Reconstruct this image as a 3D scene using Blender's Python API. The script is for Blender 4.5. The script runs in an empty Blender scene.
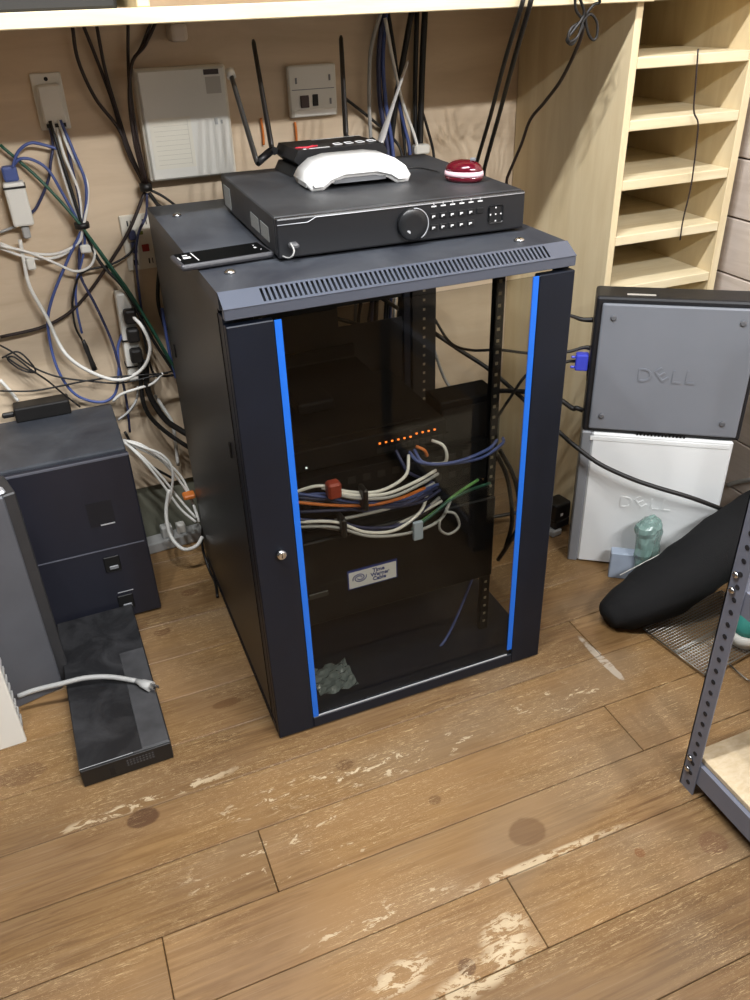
import bpy, bmesh, math, random
from mathutils import Vector, Matrix, Euler, noise
R = math.radians
C = bpy.context.scene.collection
sc = bpy.context.scene
random.seed(7)

# ---------------------------------------------------------------- camera, light, exposure
cam_d = bpy.data.cameras.new('camera')
cam = bpy.data.objects.new('camera', cam_d); C.objects.link(cam)
cam.location = (-0.2227, -1.1507, 1.2699)
cam.rotation_euler = (R(58.278), R(1.784), R(-22.306))
cam_d.sensor_fit = 'VERTICAL'; cam_d.sensor_height = 36.0
cam_d.lens = 819.614 / 1000 * 36.0
cam_d.clip_start = 0.02
sc.camera = cam

w = bpy.data.worlds.new('room_ambient'); sc.world = w; w.use_nodes = True
w.node_tree.nodes['Background'].inputs[0].default_value = (0.97, 0.98, 1.0, 1)
w.node_tree.nodes['Background'].inputs[1].default_value = 0.02

def tube_lamp(name, loc, length, power, col=(0.97, 0.985, 1.0), n=4):
    """bare fluorescent tube along X: a row of small lights that shine all round, as a tube does"""
    for k in range(n):
        d = bpy.data.lights.new(name, 'POINT'); d.shadow_soft_size = 0.035; d.energy = power/n; d.color = col
        o = bpy.data.objects.new(name, d); C.objects.link(o); o.location = (loc[0] + length*((k+.5)/n - .5), loc[1], loc[2])
tube_lamp('ceiling_lamp_near', (-0.15, -0.40, 2.40), 1.1, 190)
tube_lamp('ceiling_lamp_far', (0.65, -2.10, 2.39), 1.1, 250)

sc.view_settings.view_transform = 'Standard'
sc.view_settings.look = 'None'
sc.view_settings.gamma = 1.0
sc.view_settings.use_curve_mapping = False
sc.view_settings.exposure = 0.0

# ---------------------------------------------------------------- materials
def lin(c):
    return tuple((v/255/12.92 if v/255 <= 0.04045 else ((v/255+0.055)/1.055)**2.4) for v in c) + (1,)
MATS = {}
def mat(name, rgb, rough=0.5, metal=0.0, var=0.0, vscale=30, bump=0.0, bscale=200, spec=0.5, coat=0.0, trans=0.0, emit=None, estr=0):
    if name in MATS: return MATS[name]
    m = bpy.data.materials.new(name); m.use_nodes = True; MATS[name] = m
    nt = m.node_tree; b = nt.nodes['Principled BSDF']
    b.inputs['Base Color'].default_value = lin(rgb); b.inputs['Roughness'].default_value = rough
    b.inputs['Metallic'].default_value = metal; b.inputs['Specular IOR Level'].default_value = spec
    b.inputs['Coat Weight'].default_value = coat; b.inputs['Transmission Weight'].default_value = trans
    if emit: b.inputs['Emission Color'].default_value = lin(emit); b.inputs['Emission Strength'].default_value = estr
    if var or bump:
        tc = nt.nodes.new('ShaderNodeTexCoord')
    if var:
        n = nt.nodes.new('ShaderNodeTexNoise'); n.inputs['Scale'].default_value = vscale; n.inputs['Detail'].default_value = 5
        nt.links.new(tc.outputs['Object'], n.inputs['Vector'])
        r = nt.nodes.new('ShaderNodeValToRGB'); c = lin(rgb)
        r.color_ramp.elements[0].position = .3; r.color_ramp.elements[1].position = .72
        r.color_ramp.elements[0].color = tuple(max(0, v*(1-var)) for v in c[:3]) + (1,)
        r.color_ramp.elements[1].color = tuple(min(1, v*(1+var)) for v in c[:3]) + (1,)
        nt.links.new(n.outputs['Fac'], r.inputs['Fac']); nt.links.new(r.outputs['Color'], b.inputs['Base Color'])
    if bump:
        n2 = nt.nodes.new('ShaderNodeTexNoise'); n2.inputs['Scale'].default_value = bscale
        nt.links.new(tc.outputs['Object'], n2.inputs['Vector'])
        bp = nt.nodes.new('ShaderNodeBump'); bp.inputs['Strength'].default_value = bump; bp.inputs['Distance'].default_value = .002
        nt.links.new(n2.outputs['Fac'], bp.inputs['Height']); nt.links.new(bp.outputs['Normal'], b.inputs['Normal'])
    return m

def wood(name, dark, light, axis, rough=0.6, stretch=14, scale=6, world=False, bands=0.0):
    m = bpy.data.materials.new(name); m.use_nodes = True; MATS[name] = m
    nt = m.node_tree; b = nt.nodes['Principled BSDF']; b.inputs['Roughness'].default_value = rough
    b.inputs['Specular IOR Level'].default_value = 0.3
    tc = nt.nodes.new('ShaderNodeNewGeometry'); mp = nt.nodes.new('ShaderNodeMapping')
    s = [stretch]*3; s[axis] = 1; mp.inputs['Scale'].default_value = s
    nt.links.new(tc.outputs['Position'], mp.inputs['Vector'])
    n = nt.nodes.new('ShaderNodeTexNoise'); n.inputs['Scale'].default_value = scale; n.inputs['Detail'].default_value = 6
    n.inputs['Roughness'].default_value = .6; n.inputs['Distortion'].default_value = .6
    nt.links.new(mp.outputs['Vector'], n.inputs['Vector'])
    r = nt.nodes.new('ShaderNodeValToRGB'); r.color_ramp.elements[0].position = .3; r.color_ramp.elements[1].position = .7
    r.color_ramp.elements[0].color = lin(dark); r.color_ramp.elements[1].color = lin(light)
    nt.links.new(n.outputs['Fac'], r.inputs['Fac'])
    # broad blotches
    n2 = nt.nodes.new('ShaderNodeTexNoise'); n2.inputs['Scale'].default_value = 2.5; n2.inputs['Detail'].default_value = 3
    nt.links.new(tc.outputs['Position'], n2.inputs['Vector'])
    mx = nt.nodes.new('ShaderNodeMix'); mx.data_type = 'RGBA'; mx.blend_type = 'MULTIPLY'; mx.inputs[0].default_value = .25
    nt.links.new(r.outputs['Color'], mx.inputs[6]); nt.links.new(n2.outputs['Color'], mx.inputs[7])
    bw = nt.nodes.new('ShaderNodeRGBToBW'); nt.links.new(n2.outputs['Color'], bw.inputs[0]); nt.links.new(bw.outputs[0], mx.inputs[7])
    nt.links.new(mx.outputs[2], b.inputs['Base Color'])
    return m

# ---------------------------------------------------------------- mesh helpers
def nb(): return bmesh.new()
def box(bm, x0, x1, y0, y1, z0, z1, bev=0.0, seg=1, M=None):
    vs = [bm.verts.new((x, y, z)) for x in (x0, x1) for y in (y0, y1) for z in (z0, z1)]
    fs = [(0,1,3,2),(4,6,7,5),(0,4,5,1),(2,3,7,6),(0,2,6,4),(1,5,7,3)]
    F = [bm.faces.new([vs[i] for i in f]) for f in fs]
    if bev:
        es = list({e for f in F for e in f.edges})
        r = bmesh.ops.bevel(bm, geom=es, offset=bev, segments=seg, affect='EDGES', profile=.5)
        vs = list({v for f in r['faces'] for v in f.verts} | {v for v in vs if v.is_valid})
    if M is not None:
        bmesh.ops.transform(bm, matrix=M, verts=[v for v in vs if v.is_valid])
    return vs
def prism(bm, poly, axis, a, b):
    """extrude a 2-D polygon along an axis; poly in the two remaining axes (cyclic order)"""
    def P(u, v, t):
        return {0: (t, u, v), 1: (u, t, v), 2: (u, v, t)}[axis]
    A = [bm.verts.new(P(u, v, a)) for u, v in poly]; B = [bm.verts.new(P(u, v, b)) for u, v in poly]
    n = len(poly)
    fs = [bm.faces.new(A), bm.faces.new(B[::-1])]
    for i in range(n): fs.append(bm.faces.new((A[i], B[i], B[(i+1) % n], A[(i+1) % n])))
    bmesh.ops.recalc_face_normals(bm, faces=fs)
    return A + B
def catmull(P, sub=6):
    P = [Vector(p) for p in P]
    if len(P) < 3: return P
    Q = [P[0]*2 - P[1]] + P + [P[-1]*2 - P[-2]]; out = []
    for i in range(1, len(Q)-2):
        a, b, c, d = Q[i-1:i+3]
        for k in range(sub):
            t = k/sub
            out.append(.5*((2*b) + (c-a)*t + (2*a-5*b+4*c-d)*t*t + (3*b-a-3*c+d)*t**3))
    out.append(P[-1]); return out
def tube(bm, pts, r, n=8, sub=6, smooth=True, flat=None):
    """round tube along a smooth path; r a number or a list of radii per control point"""
    pts = [Vector(p) for p in pts]
    path = catmull(pts, sub) if smooth else pts
    if isinstance(r, (list, tuple)):
        rr = []
        for i in range(len(path)):
            t = i/(len(path)-1)*(len(r)-1); k = min(int(t), len(r)-2); rr.append(r[k] + (r[k+1]-r[k])*(t-k))
    else: rr = [r]*len(path)
    rings = []; up = None
    for i, p in enumerate(path):
        t = (path[min(i+1, len(path)-1)] - path[max(i-1, 0)]).normalized()
        if up is None:
            up = Vector((0, 0, 1)) if abs(t.z) < .8 else Vector((1, 0, 0))
        u = (up - t*up.dot(t))
        u = u.normalized() if u.length > 1e-6 else t.orthogonal().normalized()
        v = t.cross(u); up = u
        fl = flat if flat else 1
        rings.append([bm.verts.new(p + (u*math.cos(2*math.pi*k/n)*fl + v*math.sin(2*math.pi*k/n))*rr[i]) for k in range(n)])
    for a, b in zip(rings, rings[1:]):
        for k in range(n):
            f = bm.faces.new((a[k], a[(k+1) % n], b[(k+1) % n], b[k])); f.smooth = True
    bm.faces.new(rings[0][::-1]); bm.faces.new(rings[-1])
def lathe(bm, prof, n=20, M=None):
    """prof: list of (radius, z)"""
    rings = []; vs = []
    for r, z in prof:
        ring = [bm.verts.new((r*math.cos(2*math.pi*k/n), r*math.sin(2*math.pi*k/n), z)) for k in range(n)]
        rings.append(ring); vs += ring
    for a, b in zip(rings, rings[1:]):
        for k in range(n): bm.faces.new((a[k], a[(k+1) % n], b[(k+1) % n], b[k])).smooth = True
    bm.faces.new(rings[0][::-1]); bm.faces.new(rings[-1])
    if M is not None: bmesh.ops.transform(bm, matrix=M, verts=vs)
def obj(name, bm, m, parent=None, label=None):
    bmesh.ops.recalc_face_normals(bm, faces=bm.faces[:])
    me = bpy.data.meshes.new(name); bm.to_mesh(me); bm.free(); me.materials.append(m)
    o = bpy.data.objects.new(name, me); C.objects.link(o)
    if parent: o.parent = parent
    if label: o['label'] = label
    return o
def tag(o, label, cat, group=None):
    o['label'] = label; o['category'] = cat
    if group: o['group'] = group
    return o
def thing(name, label, cat, loc=(0, 0, 0), rz=0, group=None):
    o = bpy.data.objects.new(name, None); C.objects.link(o); o.empty_display_size = .02
    o.location = loc; o.rotation_euler = (0, 0, R(rz)); return tag(o, label, cat, group)
def struct(name, bm, m, label=None):
    o = obj(name, bm, m); o['kind'] = 'structure'
    if label: o['label'] = label
    return o
def bx(name, m, parent, x0, x1, y0, y1, z0, z1, bev=0.0, seg=1, label=None, M=None):
    bm = nb(); box(bm, x0, x1, y0, y1, z0, z1, bev, seg, M); return obj(name, bm, m, parent, label)
def textmesh(name, parts, m, parent, M, ext=0.0006, label=None, bold=0.0):
    """parts: list of (string, size, x, y, rot) laid out flat in XY; M puts them in place"""
    bm = nb()
    for s, size, x, y, rot in parts:
        cu = bpy.data.curves.new('t', 'FONT'); cu.body = s; cu.size = size; cu.extrude = ext; cu.align_x = 'CENTER'; cu.align_y = 'CENTER'
        cu.resolution_u = 3; cu.offset = bold
        to = bpy.data.objects.new('t', cu); C.objects.link(to)
        me = bpy.data.meshes.new_from_object(to.evaluated_get(bpy.context.evaluated_depsgraph_get()))
        me.transform(Matrix.Translation((x, y, 0)) @ Matrix.Rotation(rot, 4, 'Z'))
        bm.from_mesh(me); bpy.data.objects.remove(to); bpy.data.curves.remove(cu); bpy.data.meshes.remove(me)
    bmesh.ops.transform(bm, matrix=M, verts=bm.verts[:])
    return obj(name, bm, m, parent, label)
FRONT = Matrix.Rotation(R(90), 4, 'X')          # XY sheet -> upright sheet facing -Y

# ---------------------------------------------------------------- colours
wood('plywood', (210, 187, 158), (231, 210, 182), 0, .65, 5, 3)
wood('pine_shelf', (224, 206, 166), (242, 228, 194), 0, .55, 10, 4)
wood('pine_panel', (222, 200, 158), (238, 220, 182), 2, .5, 8, 3)
wood('pale_board', (206, 190, 176), (226, 213, 202), 1, .6, 12, 4)
BLACK = mat('black_plastic', (25, 26, 30), .45, var=.25, vscale=40)
STEEL = mat('blueblack_steel', (16, 22, 34), .45, var=.12, vscale=12, spec=.32)
SIDE = mat('side_steel', (24, 24, 27), .38, var=.15, vscale=9)
DARK = mat('dark_interior', (13, 13, 14), .6)
CORD = mat('black_rubber', (24, 22, 21), .5)
BROWN = mat('brown_rubber', (42, 30, 27), .5)
WHITEC = mat('white_vinyl', (226, 224, 218), .45)
GREYC = mat('grey_vinyl', (168, 168, 166), .5)
BLUEC = mat('blue_vinyl', (72, 88, 144), .45)
NAVYC = mat('navy_vinyl', (50, 54, 86), .45)
GREENC = mat('green_vinyl', (34, 82, 64), .45)
WPLAS = mat('white_plastic', (226, 224, 216), .4)
IVORY = mat('ivory_plastic', (220, 214, 200), .4)
CHROME = mat('chrome', (200, 200, 200), .25, 1.0)
SILVER = mat('silver_print', (190, 192, 196), .4, .3)
WPRINT = mat('white_print', (225, 225, 225), .6)
ORANGE = mat('orange_plastic', (214, 120, 50), .5)
REDP = mat('red_plastic', (150, 34, 30), .5)

# dusty lid
def dusty(name, base, dust, scale, lo, hi, rough=.5):
    m = mat(name, base, rough); nt = m.node_tree; b = nt.nodes['Principled BSDF']
    tc = nt.nodes.new('ShaderNodeTexCoord'); n = nt.nodes.new('ShaderNodeTexNoise'); n.inputs['Scale'].default_value = scale
    n.inputs['Detail'].default_value = 8; n.inputs['Roughness'].default_value = .65; n.inputs['Distortion'].default_value = .8
    nt.links.new(tc.outputs['Object'], n.inputs['Vector'])
    r = nt.nodes.new('ShaderNodeValToRGB'); r.color_ramp.elements[0].position = lo; r.color_ramp.elements[1].position = hi
    r.color_ramp.elements[0].color = lin(base); r.color_ramp.elements[1].color = lin(dust)
    nt.links.new(n.outputs['Fac'], r.inputs['Fac']); nt.links.new(r.outputs['Color'], b.inputs['Base Color'])
    return m
LID = dusty('dusty_lid', (44, 47, 55), (82, 86, 92), 5, .35, .8, .45)
DVRM = dusty('dusty_recorder_top', (36, 37, 40), (62, 64, 67), 9, .35, .8, .5)

# tinted glass: see-through with a reflection
gm = bpy.data.materials.new('smoked_glass'); gm.use_nodes = True; nt = gm.node_tree; nt.nodes.clear()
o_ = nt.nodes.new('ShaderNodeOutputMaterial'); tr = nt.nodes.new('ShaderNodeBsdfTransparent'); gl = nt.nodes.new('ShaderNodeBsdfGlossy')
mx = nt.nodes.new('ShaderNodeMixShader'); fr = nt.nodes.new('ShaderNodeFresnel'); fr.inputs[0].default_value = 1.33
tr.inputs[0].default_value = (.78, .775, .745, 1); gl.inputs['Roughness'].default_value = .03
gb = nt.nodes.new('ShaderNodeNewGeometry'); inv_ = nt.nodes.new('ShaderNodeMath'); inv_.operation = 'SUBTRACT'; inv_.inputs[0].default_value = 1.0
nt.links.new(gb.outputs['Backfacing'], inv_.inputs[1]); mu = nt.nodes.new('ShaderNodeMath'); mu.operation = 'MULTIPLY'
nt.links.new(fr.outputs[0], mu.inputs[0]); nt.links.new(inv_.outputs[0], mu.inputs[1]); nt.links.new(mu.outputs[0], mx.inputs[0]); nt.links.new(tr.outputs[0], mx.inputs[1]); nt.links.new(gl.outputs[0], mx.inputs[2]); nt.links.new(mx.outputs[0], o_.inputs[0])
def film(name, col, alpha, rough=.25):
    m = bpy.data.materials.new(name); m.use_nodes = True; nt = m.node_tree; b = nt.nodes['Principled BSDF']
    b.inputs['Base Color'].default_value = lin(col); b.inputs['Roughness'].default_value = rough; b.inputs['Alpha'].default_value = alpha
    return m

# ---------------------------------------------------------------- floor
def floor_mat():
    m = bpy.data.materials.new('worn_plank_floor'); m.use_nodes = True; nt = m.node_tree; L = nt.links.new
    b = nt.nodes['Principled BSDF']; b.inputs['Specular IOR Level'].default_value = .4
    def N(t, **k):
        n = nt.nodes.new(t)
        for a, v in k.items(): setattr(n, a, v)
        return n
    def math_(op, a, b_=None, clamp=False):
        n = N('ShaderNodeMath', operation=op, use_clamp=clamp)
        for i, v in enumerate((a, b_)):
            if v is None: continue
            if isinstance(v, (int, float)): n.inputs[i].default_value = v
            else: L(v, n.inputs[i])
        return n.outputs[0]
    def mixc(fac, a, c):
        n = N('ShaderNodeMix', data_type='RGBA')
        if isinstance(fac, (int, float)): n.inputs[0].default_value = fac
        else: L(fac, n.inputs[0])
        for i, v in ((6, a), (7, c)):
            if isinstance(v, tuple): n.inputs[i].default_value = lin(v)
            else: L(v, n.inputs[i])
        return n.outputs[2]
    geo = N('ShaderNodeNewGeometry'); oi = N('ShaderNodeObjectInfo')
    off = N('ShaderNodeVectorMath', operation='MULTIPLY_ADD')
    comb = N('ShaderNodeCombineXYZ'); L(oi.outputs['Random'], comb.inputs[0]); L(oi.outputs['Random'], comb.inputs[1]); L(oi.outputs['Random'], comb.inputs[2])
    L(comb.outputs[0], off.inputs[0]); off.inputs[1].default_value = (37, 11, 5); L(geo.outputs['Position'], off.inputs[2])
    def noise_(sc_, scale, det=6, dis=.5, src=None, rough=.6):
        mp = N('ShaderNodeMapping'); mp.inputs['Scale'].default_value = sc_; L(src or off.outputs[0], mp.inputs[0])
        n = N('ShaderNodeTexNoise'); n.inputs['Scale'].default_value = scale; n.inputs['Detail'].default_value = det
        n.inputs['Distortion'].default_value = dis; n.inputs['Roughness'].default_value = rough; L(mp.outputs[0], n.inputs[0]); return n.outputs['Fac']
    def ramp(f, lo, hi):
        n = N('ShaderNodeMapRange', interpolation_type='SMOOTHSTEP'); n.inputs[1].default_value = lo; n.inputs[2].default_value = hi; L(f, n.inputs[0]); return n.outputs[0]
    grain = noise_((1.2, 22, 22), 5, 7, 1.0)
    blot = noise_((1, 2.2, 1), 3.5, 4)
    col = mixc(ramp(grain, .3, .72), (124, 88, 50), (172, 134, 86))
    col = mixc(ramp(blot, .35, .75), col, (162, 126, 86))
    big = noise_((1, 1.3, 1), 1.6, 2, .3, geo.outputs['Position'])
    col = mixc(math_('MULTIPLY', ramp(big, .38, .62), .45), col, (186, 140, 78))
    big2 = noise_((.8, 1.6, 1), 2.3, 2, .3, off.outputs[0])
    col = mixc(math_('MULTIPLY', ramp(big2, .5, .7), .4), col, (160, 138, 110))
    fine = noise_((.7, 60, 1), 6, 4, .6, off.outputs[0])
    col = mixc(math_('MULTIPLY', ramp(fine, .56, .72), .35), col, (200, 174, 136))
    tone = N('ShaderNodeHueSaturation'); L(col, tone.inputs['Color'])
    L(math_('ADD', math_('MULTIPLY', oi.outputs['Random'], .18), .48), tone.inputs['Value']); tone.inputs['Saturation'].default_value = .96
    col = tone.outputs[0]
    pos = N('ShaderNodeSeparateXYZ'); L(geo.outputs['Position'], pos.inputs[0])
    wob = noise_((1, 1, 1), 30, 3, 0, geo.outputs['Position'])
    def ell(cx, cy, rx, ry, soft=.25, wobble=.5, ang=0):
        dx = math_('SUBTRACT', pos.outputs[0], cx); dy = math_('SUBTRACT', pos.outputs[1], cy)
        ca, sa = math.cos(R(ang)), math.sin(R(ang))
        ux = math_('DIVIDE', math_('ADD', math_('MULTIPLY', dx, ca), math_('MULTIPLY', dy, sa)), rx)
        uy = math_('DIVIDE', math_('SUBTRACT', math_('MULTIPLY', dy, ca), math_('MULTIPLY', dx, sa)), ry)
        d = math_('ADD', math_('MULTIPLY', ux, ux), math_('MULTIPLY', uy, uy))
        d = math_('ADD', d, math_('MULTIPLY', math_('SUBTRACT', wob, .5), wobble))
        return ramp(d, 1+soft, 1-soft)
    # knots, each where one lies
    for (cx, cy, rx, ry, a, c) in KNOTS:
        col = mixc(math_('MULTIPLY', ell(cx, cy, rx, ry, .22, .7), a), col, c)
    # pale scratches in the lacquer, running along and across the boards
    scr = noise_((3, 40, 1), 9, 3, 2.0, geo.outputs['Position'])
    area = noise_((1, 1.5, 1), 3.0, 3, .4, geo.outputs['Position'])
    smask = math_('MULTIPLY', ramp(scr, .60, .63), ramp(area, .40, .55))
    scr2 = noise_((6, 22, 1), 14, 2, 3.5, geo.outputs['Position'])
    smask = math_('MAXIMUM', smask, math_('MULTIPLY', math_('MULTIPLY', ramp(scr2, .63, .66), ramp(area, .40, .54)), .8))
    col = mixc(math_('MULTIPLY', smask, .45), col, (214, 188, 142))
    # worn bare patches where the finish has flaked off
    fl = noise_((1, 2.6, 1), 24, 6, .6, geo.outputs['Position'], .7)
    for (cx, cy, rx, ry, ang, th) in FLAKES:
        e = ell(cx, cy, rx, ry, .7, .8, ang)
        col = mixc(math_('MULTIPLY', math_('MULTIPLY', e, ramp(fl, th, th+.03)), .65), col, (206, 188, 156))
    # tiny dark specks
    sp = noise_((1, 1, 1), 170, 2, 0, geo.outputs['Position'])
    col = mixc(math_('MULTIPLY', math_('MULTIPLY', ramp(sp, .71, .74), ramp(area, .5, .66)), .7), col, (70, 50, 34))
    # line of old glue
    g = math_('MULTIPLY', ell(.722, -.073, .010, .08, .25, 1.4, 2), ramp(fl, .38, .5))
    col = mixc(math_('MULTIPLY', g, .6), col, (186, 178, 164))
    L(col, b.inputs['Base Color'])
    rg = N('ShaderNodeMapRange'); rg.inputs[3].default_value = .34; rg.inputs[4].default_value = .6; L(blot, rg.inputs[0]); L(rg.outputs[0], b.inputs['Roughness'])
    bp = N('ShaderNodeBump'); bp.inputs['Strength'].default_value = .25; bp.inputs['Distance'].default_value = .001; L(grain, bp.inputs['Height']); L(bp.outputs[0], b.inputs['Normal'])
    return m
KN = [(-0.284,-0.077,0.000),(0.341,-0.382,0.000),(0.623,-0.530,0.000),(-0.487,0.118,0.000),(0.133,-0.550,0.000),(0.496,-0.495,0.000),(0.097,-0.113,0.000),(-0.070,0.556,0.000),(-0.162,0.431,0.000),(-0.075,0.142,0.000),(0.221,-0.256,0.000),(-0.237,0.642,0.000)]
KC = (88, 60, 36)
KNOTS = [(KN[0][0], KN[0][1], .030, .020, .9, (78, 52, 32)), (KN[1][0], KN[1][1], .034, .028, .5, KC), (KN[2][0], KN[2][1], .026, .022, .6, (104, 72, 50)),
         (KN[3][0], KN[3][1], .045, .025, .5, KC), (KN[4][0], KN[4][1], .014, .014, .75, KC), (KN[5][0], KN[5][1], .009, .009, .6, (120, 74, 40)),
         (KN[6][0], KN[6][1], .018, .013, .6, KC), (KN[7][0], KN[7][1], .022, .014, .8, (96, 66, 40)), (KN[8][0], KN[8][1], .02, .014, .8, (96, 66, 40)),
         (KN[9][0], KN[9][1], .03, .012, .8, (92, 64, 38)), (KN[10][0], KN[10][1], .012, .01, .5, KC)]
FK = [(0.214,-0.525,0.000),(0.036,-0.523,0.000),(0.342,-0.439,0.000),(0.043,-0.421,0.000),(-0.001,-0.134,0.000),(0.570,-0.136,0.000),(0.200,-0.145,0.000),(-0.040,-0.255,0.000),(-0.266,-0.042,0.000),(0.154,-0.568,0.000)]
FLAKES = [(FK[0][0], FK[0][1], .045, .028, 20, .50), (FK[1][0], FK[1][1], .05, .022, 8, .50), (FK[2][0], FK[2][1], .15, .008, 0, .45), (FK[3][0], FK[3][1], .12, .02, 0, .56),
          (FK[4][0], FK[4][1], .16, .03, 0, .57), (FK[5][0], FK[5][1], .12, .04, 0, .60), (FK[6][0], FK[6][1], .2, .03, 0, .58), (FK[7][0], FK[7][1], .2, .06, 0, .61), (FK[8][0], FK[8][1], .16, .012, 2, .53), (FK[9][0], FK[9][1], .09, .022, 8, .47)]
FM = floor_mat()
XR, XL, YB, YF, ZC = 1.33, -1.5, .82, -3.2, 2.5      # room: right, left, back wall, wall behind the camera, ceiling
bm = nb(); box(bm, XL-.1, XR+.1, YF-.1, YB+.1, -.06, -.014)
floor = struct('floor', bm, mat('subfloor', (52, 38, 26), .9), 'worn lacquered pine plank floor')
rows = 17
for i in range(rows):
    y1 = YB if i == 0 else .7165 - .129*(i-1)
    y0 = .7165 - .129*i
    joints = {6: [.729], 8: [-.097, .643], 9: [-.291], 10: [.263], 7: [-.62], 11: [-.45, .95], 12: [-.15], 5: [-.3], 4: [.55], 3: [-.55], 2: [.95], 1: [.1]}.get(i, [random.uniform(-.9, .9)])
    xs = [XL] + sorted(joints) + [XR]
    for a, b in zip(xs, xs[1:]):
        bm = nb(); box(bm, a+.0007, b-.0007, y0+.0007, y1-.0007, -.013, 0, .0012)
        o = obj('plank', bm, FM, floor)
bm = nb(); box(bm, XL, XR, YF, .7165-.129*(rows-1)-.001, -.013, 0)
obj('plank_field', bm, FM, floor)

# ---------------------------------------------------------------- walls, ceiling
ply = MATS['plywood']
bm = nb(); box(bm, XL-.1, XR+.1, YB+.012, YB+.1, 0, ZC)
wb = struct('wall_back', bm, mat('drab_green_paint', (128, 128, 112), .7, var=.12, vscale=6), 'plywood sheathed back wall over a drab painted base')
for a, b, z0, z1 in ((XL, -.62, .175, 1.25), (-.62, .60, .175, 1.25), (.60, XR, .175, 1.25), (XL, XR, 1.25, ZC)):
    bm = nb(); box(bm, a+.001, b-.001, YB, YB+.012, z0, z1-.002, .001); obj('plywood_sheet', bm, ply, wb)
bm = nb(); box(bm, XR+.012, XR+.1, YF-.1, YB+.1, 0, ZC)
wr = struct('wall_right', bm, mat('groove_dark', (70, 58, 50), .8), 'right wall of pale painted horizontal boards')
z = .125 - .132
while z < ZC:
    bm = nb(); box(bm, XR, XR+.012, YF, YB, max(0.002, z+.002), min(z+.130, ZC-.002), .002)
    obj('board', bm, MATS['pale_board'], wr); z += .132
bm = nb(); box(bm, XL-.1, XL, YF-.1, YB+.012, 0, ZC); struct('wall_left', bm, mat('drab_wall', (52, 50, 47), .8, var=.06))
bm = nb(); box(bm, XL-.1, XR+.1, YF-.1, YF, 0, ZC); struct('wall_front', bm, mat('drab_wall', (52, 50, 47), .8))
bm = nb(); box(bm, XL-.1, XR+.1, YF-.1, YB+.1, ZC, ZC+.08); struct('ceiling', bm, mat('drab_ceiling', (52, 50, 47), .8))

# ---------------------------------------------------------------- shelf over the cabinet and pigeonhole tower
PS, PP = MATS['pine_shelf'], MATS['pine_panel']
YS = .365
t = thing('wall_shelf', 'pale pine shelf with a front edge board running above the server cabinet', 'shelf', (0, YB, 1.24))
def part(name, x0, x1, y0, y1, z0, z1, m, par, org, bev=.0015):
    bm = nb(); box(bm, x0-org[0], x1-org[0], y0-org[1], y1-org[1], z0-org[2], z1-org[2], bev); return obj(name, bm, m, par)
og = (0, YB, 1.24)
part('shelf_board', XL+.002, .958, YS+.019, YB-.002, 1.243, 1.260, PS, t, og)
part('edge_board', XL+.002, .985, YS, YS+.018, 1.240, 1.2625, PS, t, og)
part('upright_divider', .0, .020, YS+.004, YB-.002, 1.263, 1.60, PP, t, og)
part('upright_divider', -.75, -.728, YS+.004, YB-.002, 1.263, 1.60, PP, t, og)
part('upper_board', XL+.002, .958, YS, YB-.002, 1.601, 1.62, PS, t, og)
t2 = thing('dark_filler', 'dark bin on the shelf above, added to darken it, cut off by the top of the view', 'bin', (-.33, .6, 1.2605))  # made-up block, added so the shelf interior looks dark
bx('body', mat('filler_black', (24, 23, 22), .6), t2, -.31, .31, -.16, .17, 0, .17, .006, 2); bx('rim', mat('filler_black', (24, 23, 22), .6), t2, -.318, .318, -.168, .178, .17, .182, .003)
t = thing('pigeonhole_unit', 'tall pale wood pigeonhole unit with open cubbies beside the right wall', 'shelving', (1.12, .6, 0)); og = (1.12, .6, 0)
YT = .385
part('side_panel', .960, .977, YT, YB-.002, .0, 1.92, PP, t, og)
part('side_panel', 1.270, 1.290, YT, YB-.002, .0, 1.92, PP, t, og)
part('back_panel', .978, 1.269, YB-.012, YB-.002, .0, 1.92, ply, t, og)
for zt in (1.62, 1.50, 1.38, 1.262, 1.143, 1.026, .906, .787, .668, .549, .43, .31, .19, .07):
    part('shelf', .9775, 1.2695, YT+.002, YB-.013, zt-.021, zt, PS, t, og)

# ---------------------------------------------------------------- server cabinet
rk = thing('server_cabinet', 'blue-black steel server cabinet with a smoked glass front door', 'server rack')
W, D, H = .60, .68, .871
def hull(name, prof, x0, x1, m, par):
    bm = nb(); prism(bm, prof, 0, x0, x1); return obj(name, bm, m, par)
lid = hull('lid', [(.031, .9045), (D, .9045), (D, .878), (.031, .878)], .0, W, LID, rk)   # behind the sloped vent strip
bm = nb()                                                         # front lip, sloped vent with real slots between bars
box(bm, 0, W, 0, .012, H, .887, .001)
def slope(a, b, s0, s1, th=.0015):
    """piece of the sloped strip between x a..b and fractions s0..s1 of its width"""
    p0 = Vector((0, .0, .887)); p1 = Vector((0, .031, .9045)); d = p1 - p0; n = Vector((0, -d.z, d.y)).normalized()
    q = [p0 + d*s0, p0 + d*s1, p0 + d*s1 + n*th, p0 + d*s0 + n*th]
    prism(bm, [(v.y, v.z) for v in q], 0, a, b)
slope(0, W, 0, .14); slope(0, W, .88, 1)
slope(0, .062, .14, .88); slope(.556, W, .14, .88)
NS = 62; step = (.556-.062)/NS
for k in range(NS): slope(.062+step*k+step*.52, .062+step*(k+1), .14, .88)
obj('vent_strip', bm, mat('vent_sheen_steel', (92, 98, 112), .34, .4), lid)  # lighter than the cabinet steel: lamp sheen put into its colour
bm = nb(); prism(bm, [(.013, .872), (.030, .879), (.030, .881), (.013, .874)], 0, .004, .596); obj('vent_shade_sheet', bm, mat('vent_shade_black', (4, 4, 5), 1, spec=0), lid)  # black sheet stands in for the shade behind the slots
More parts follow.
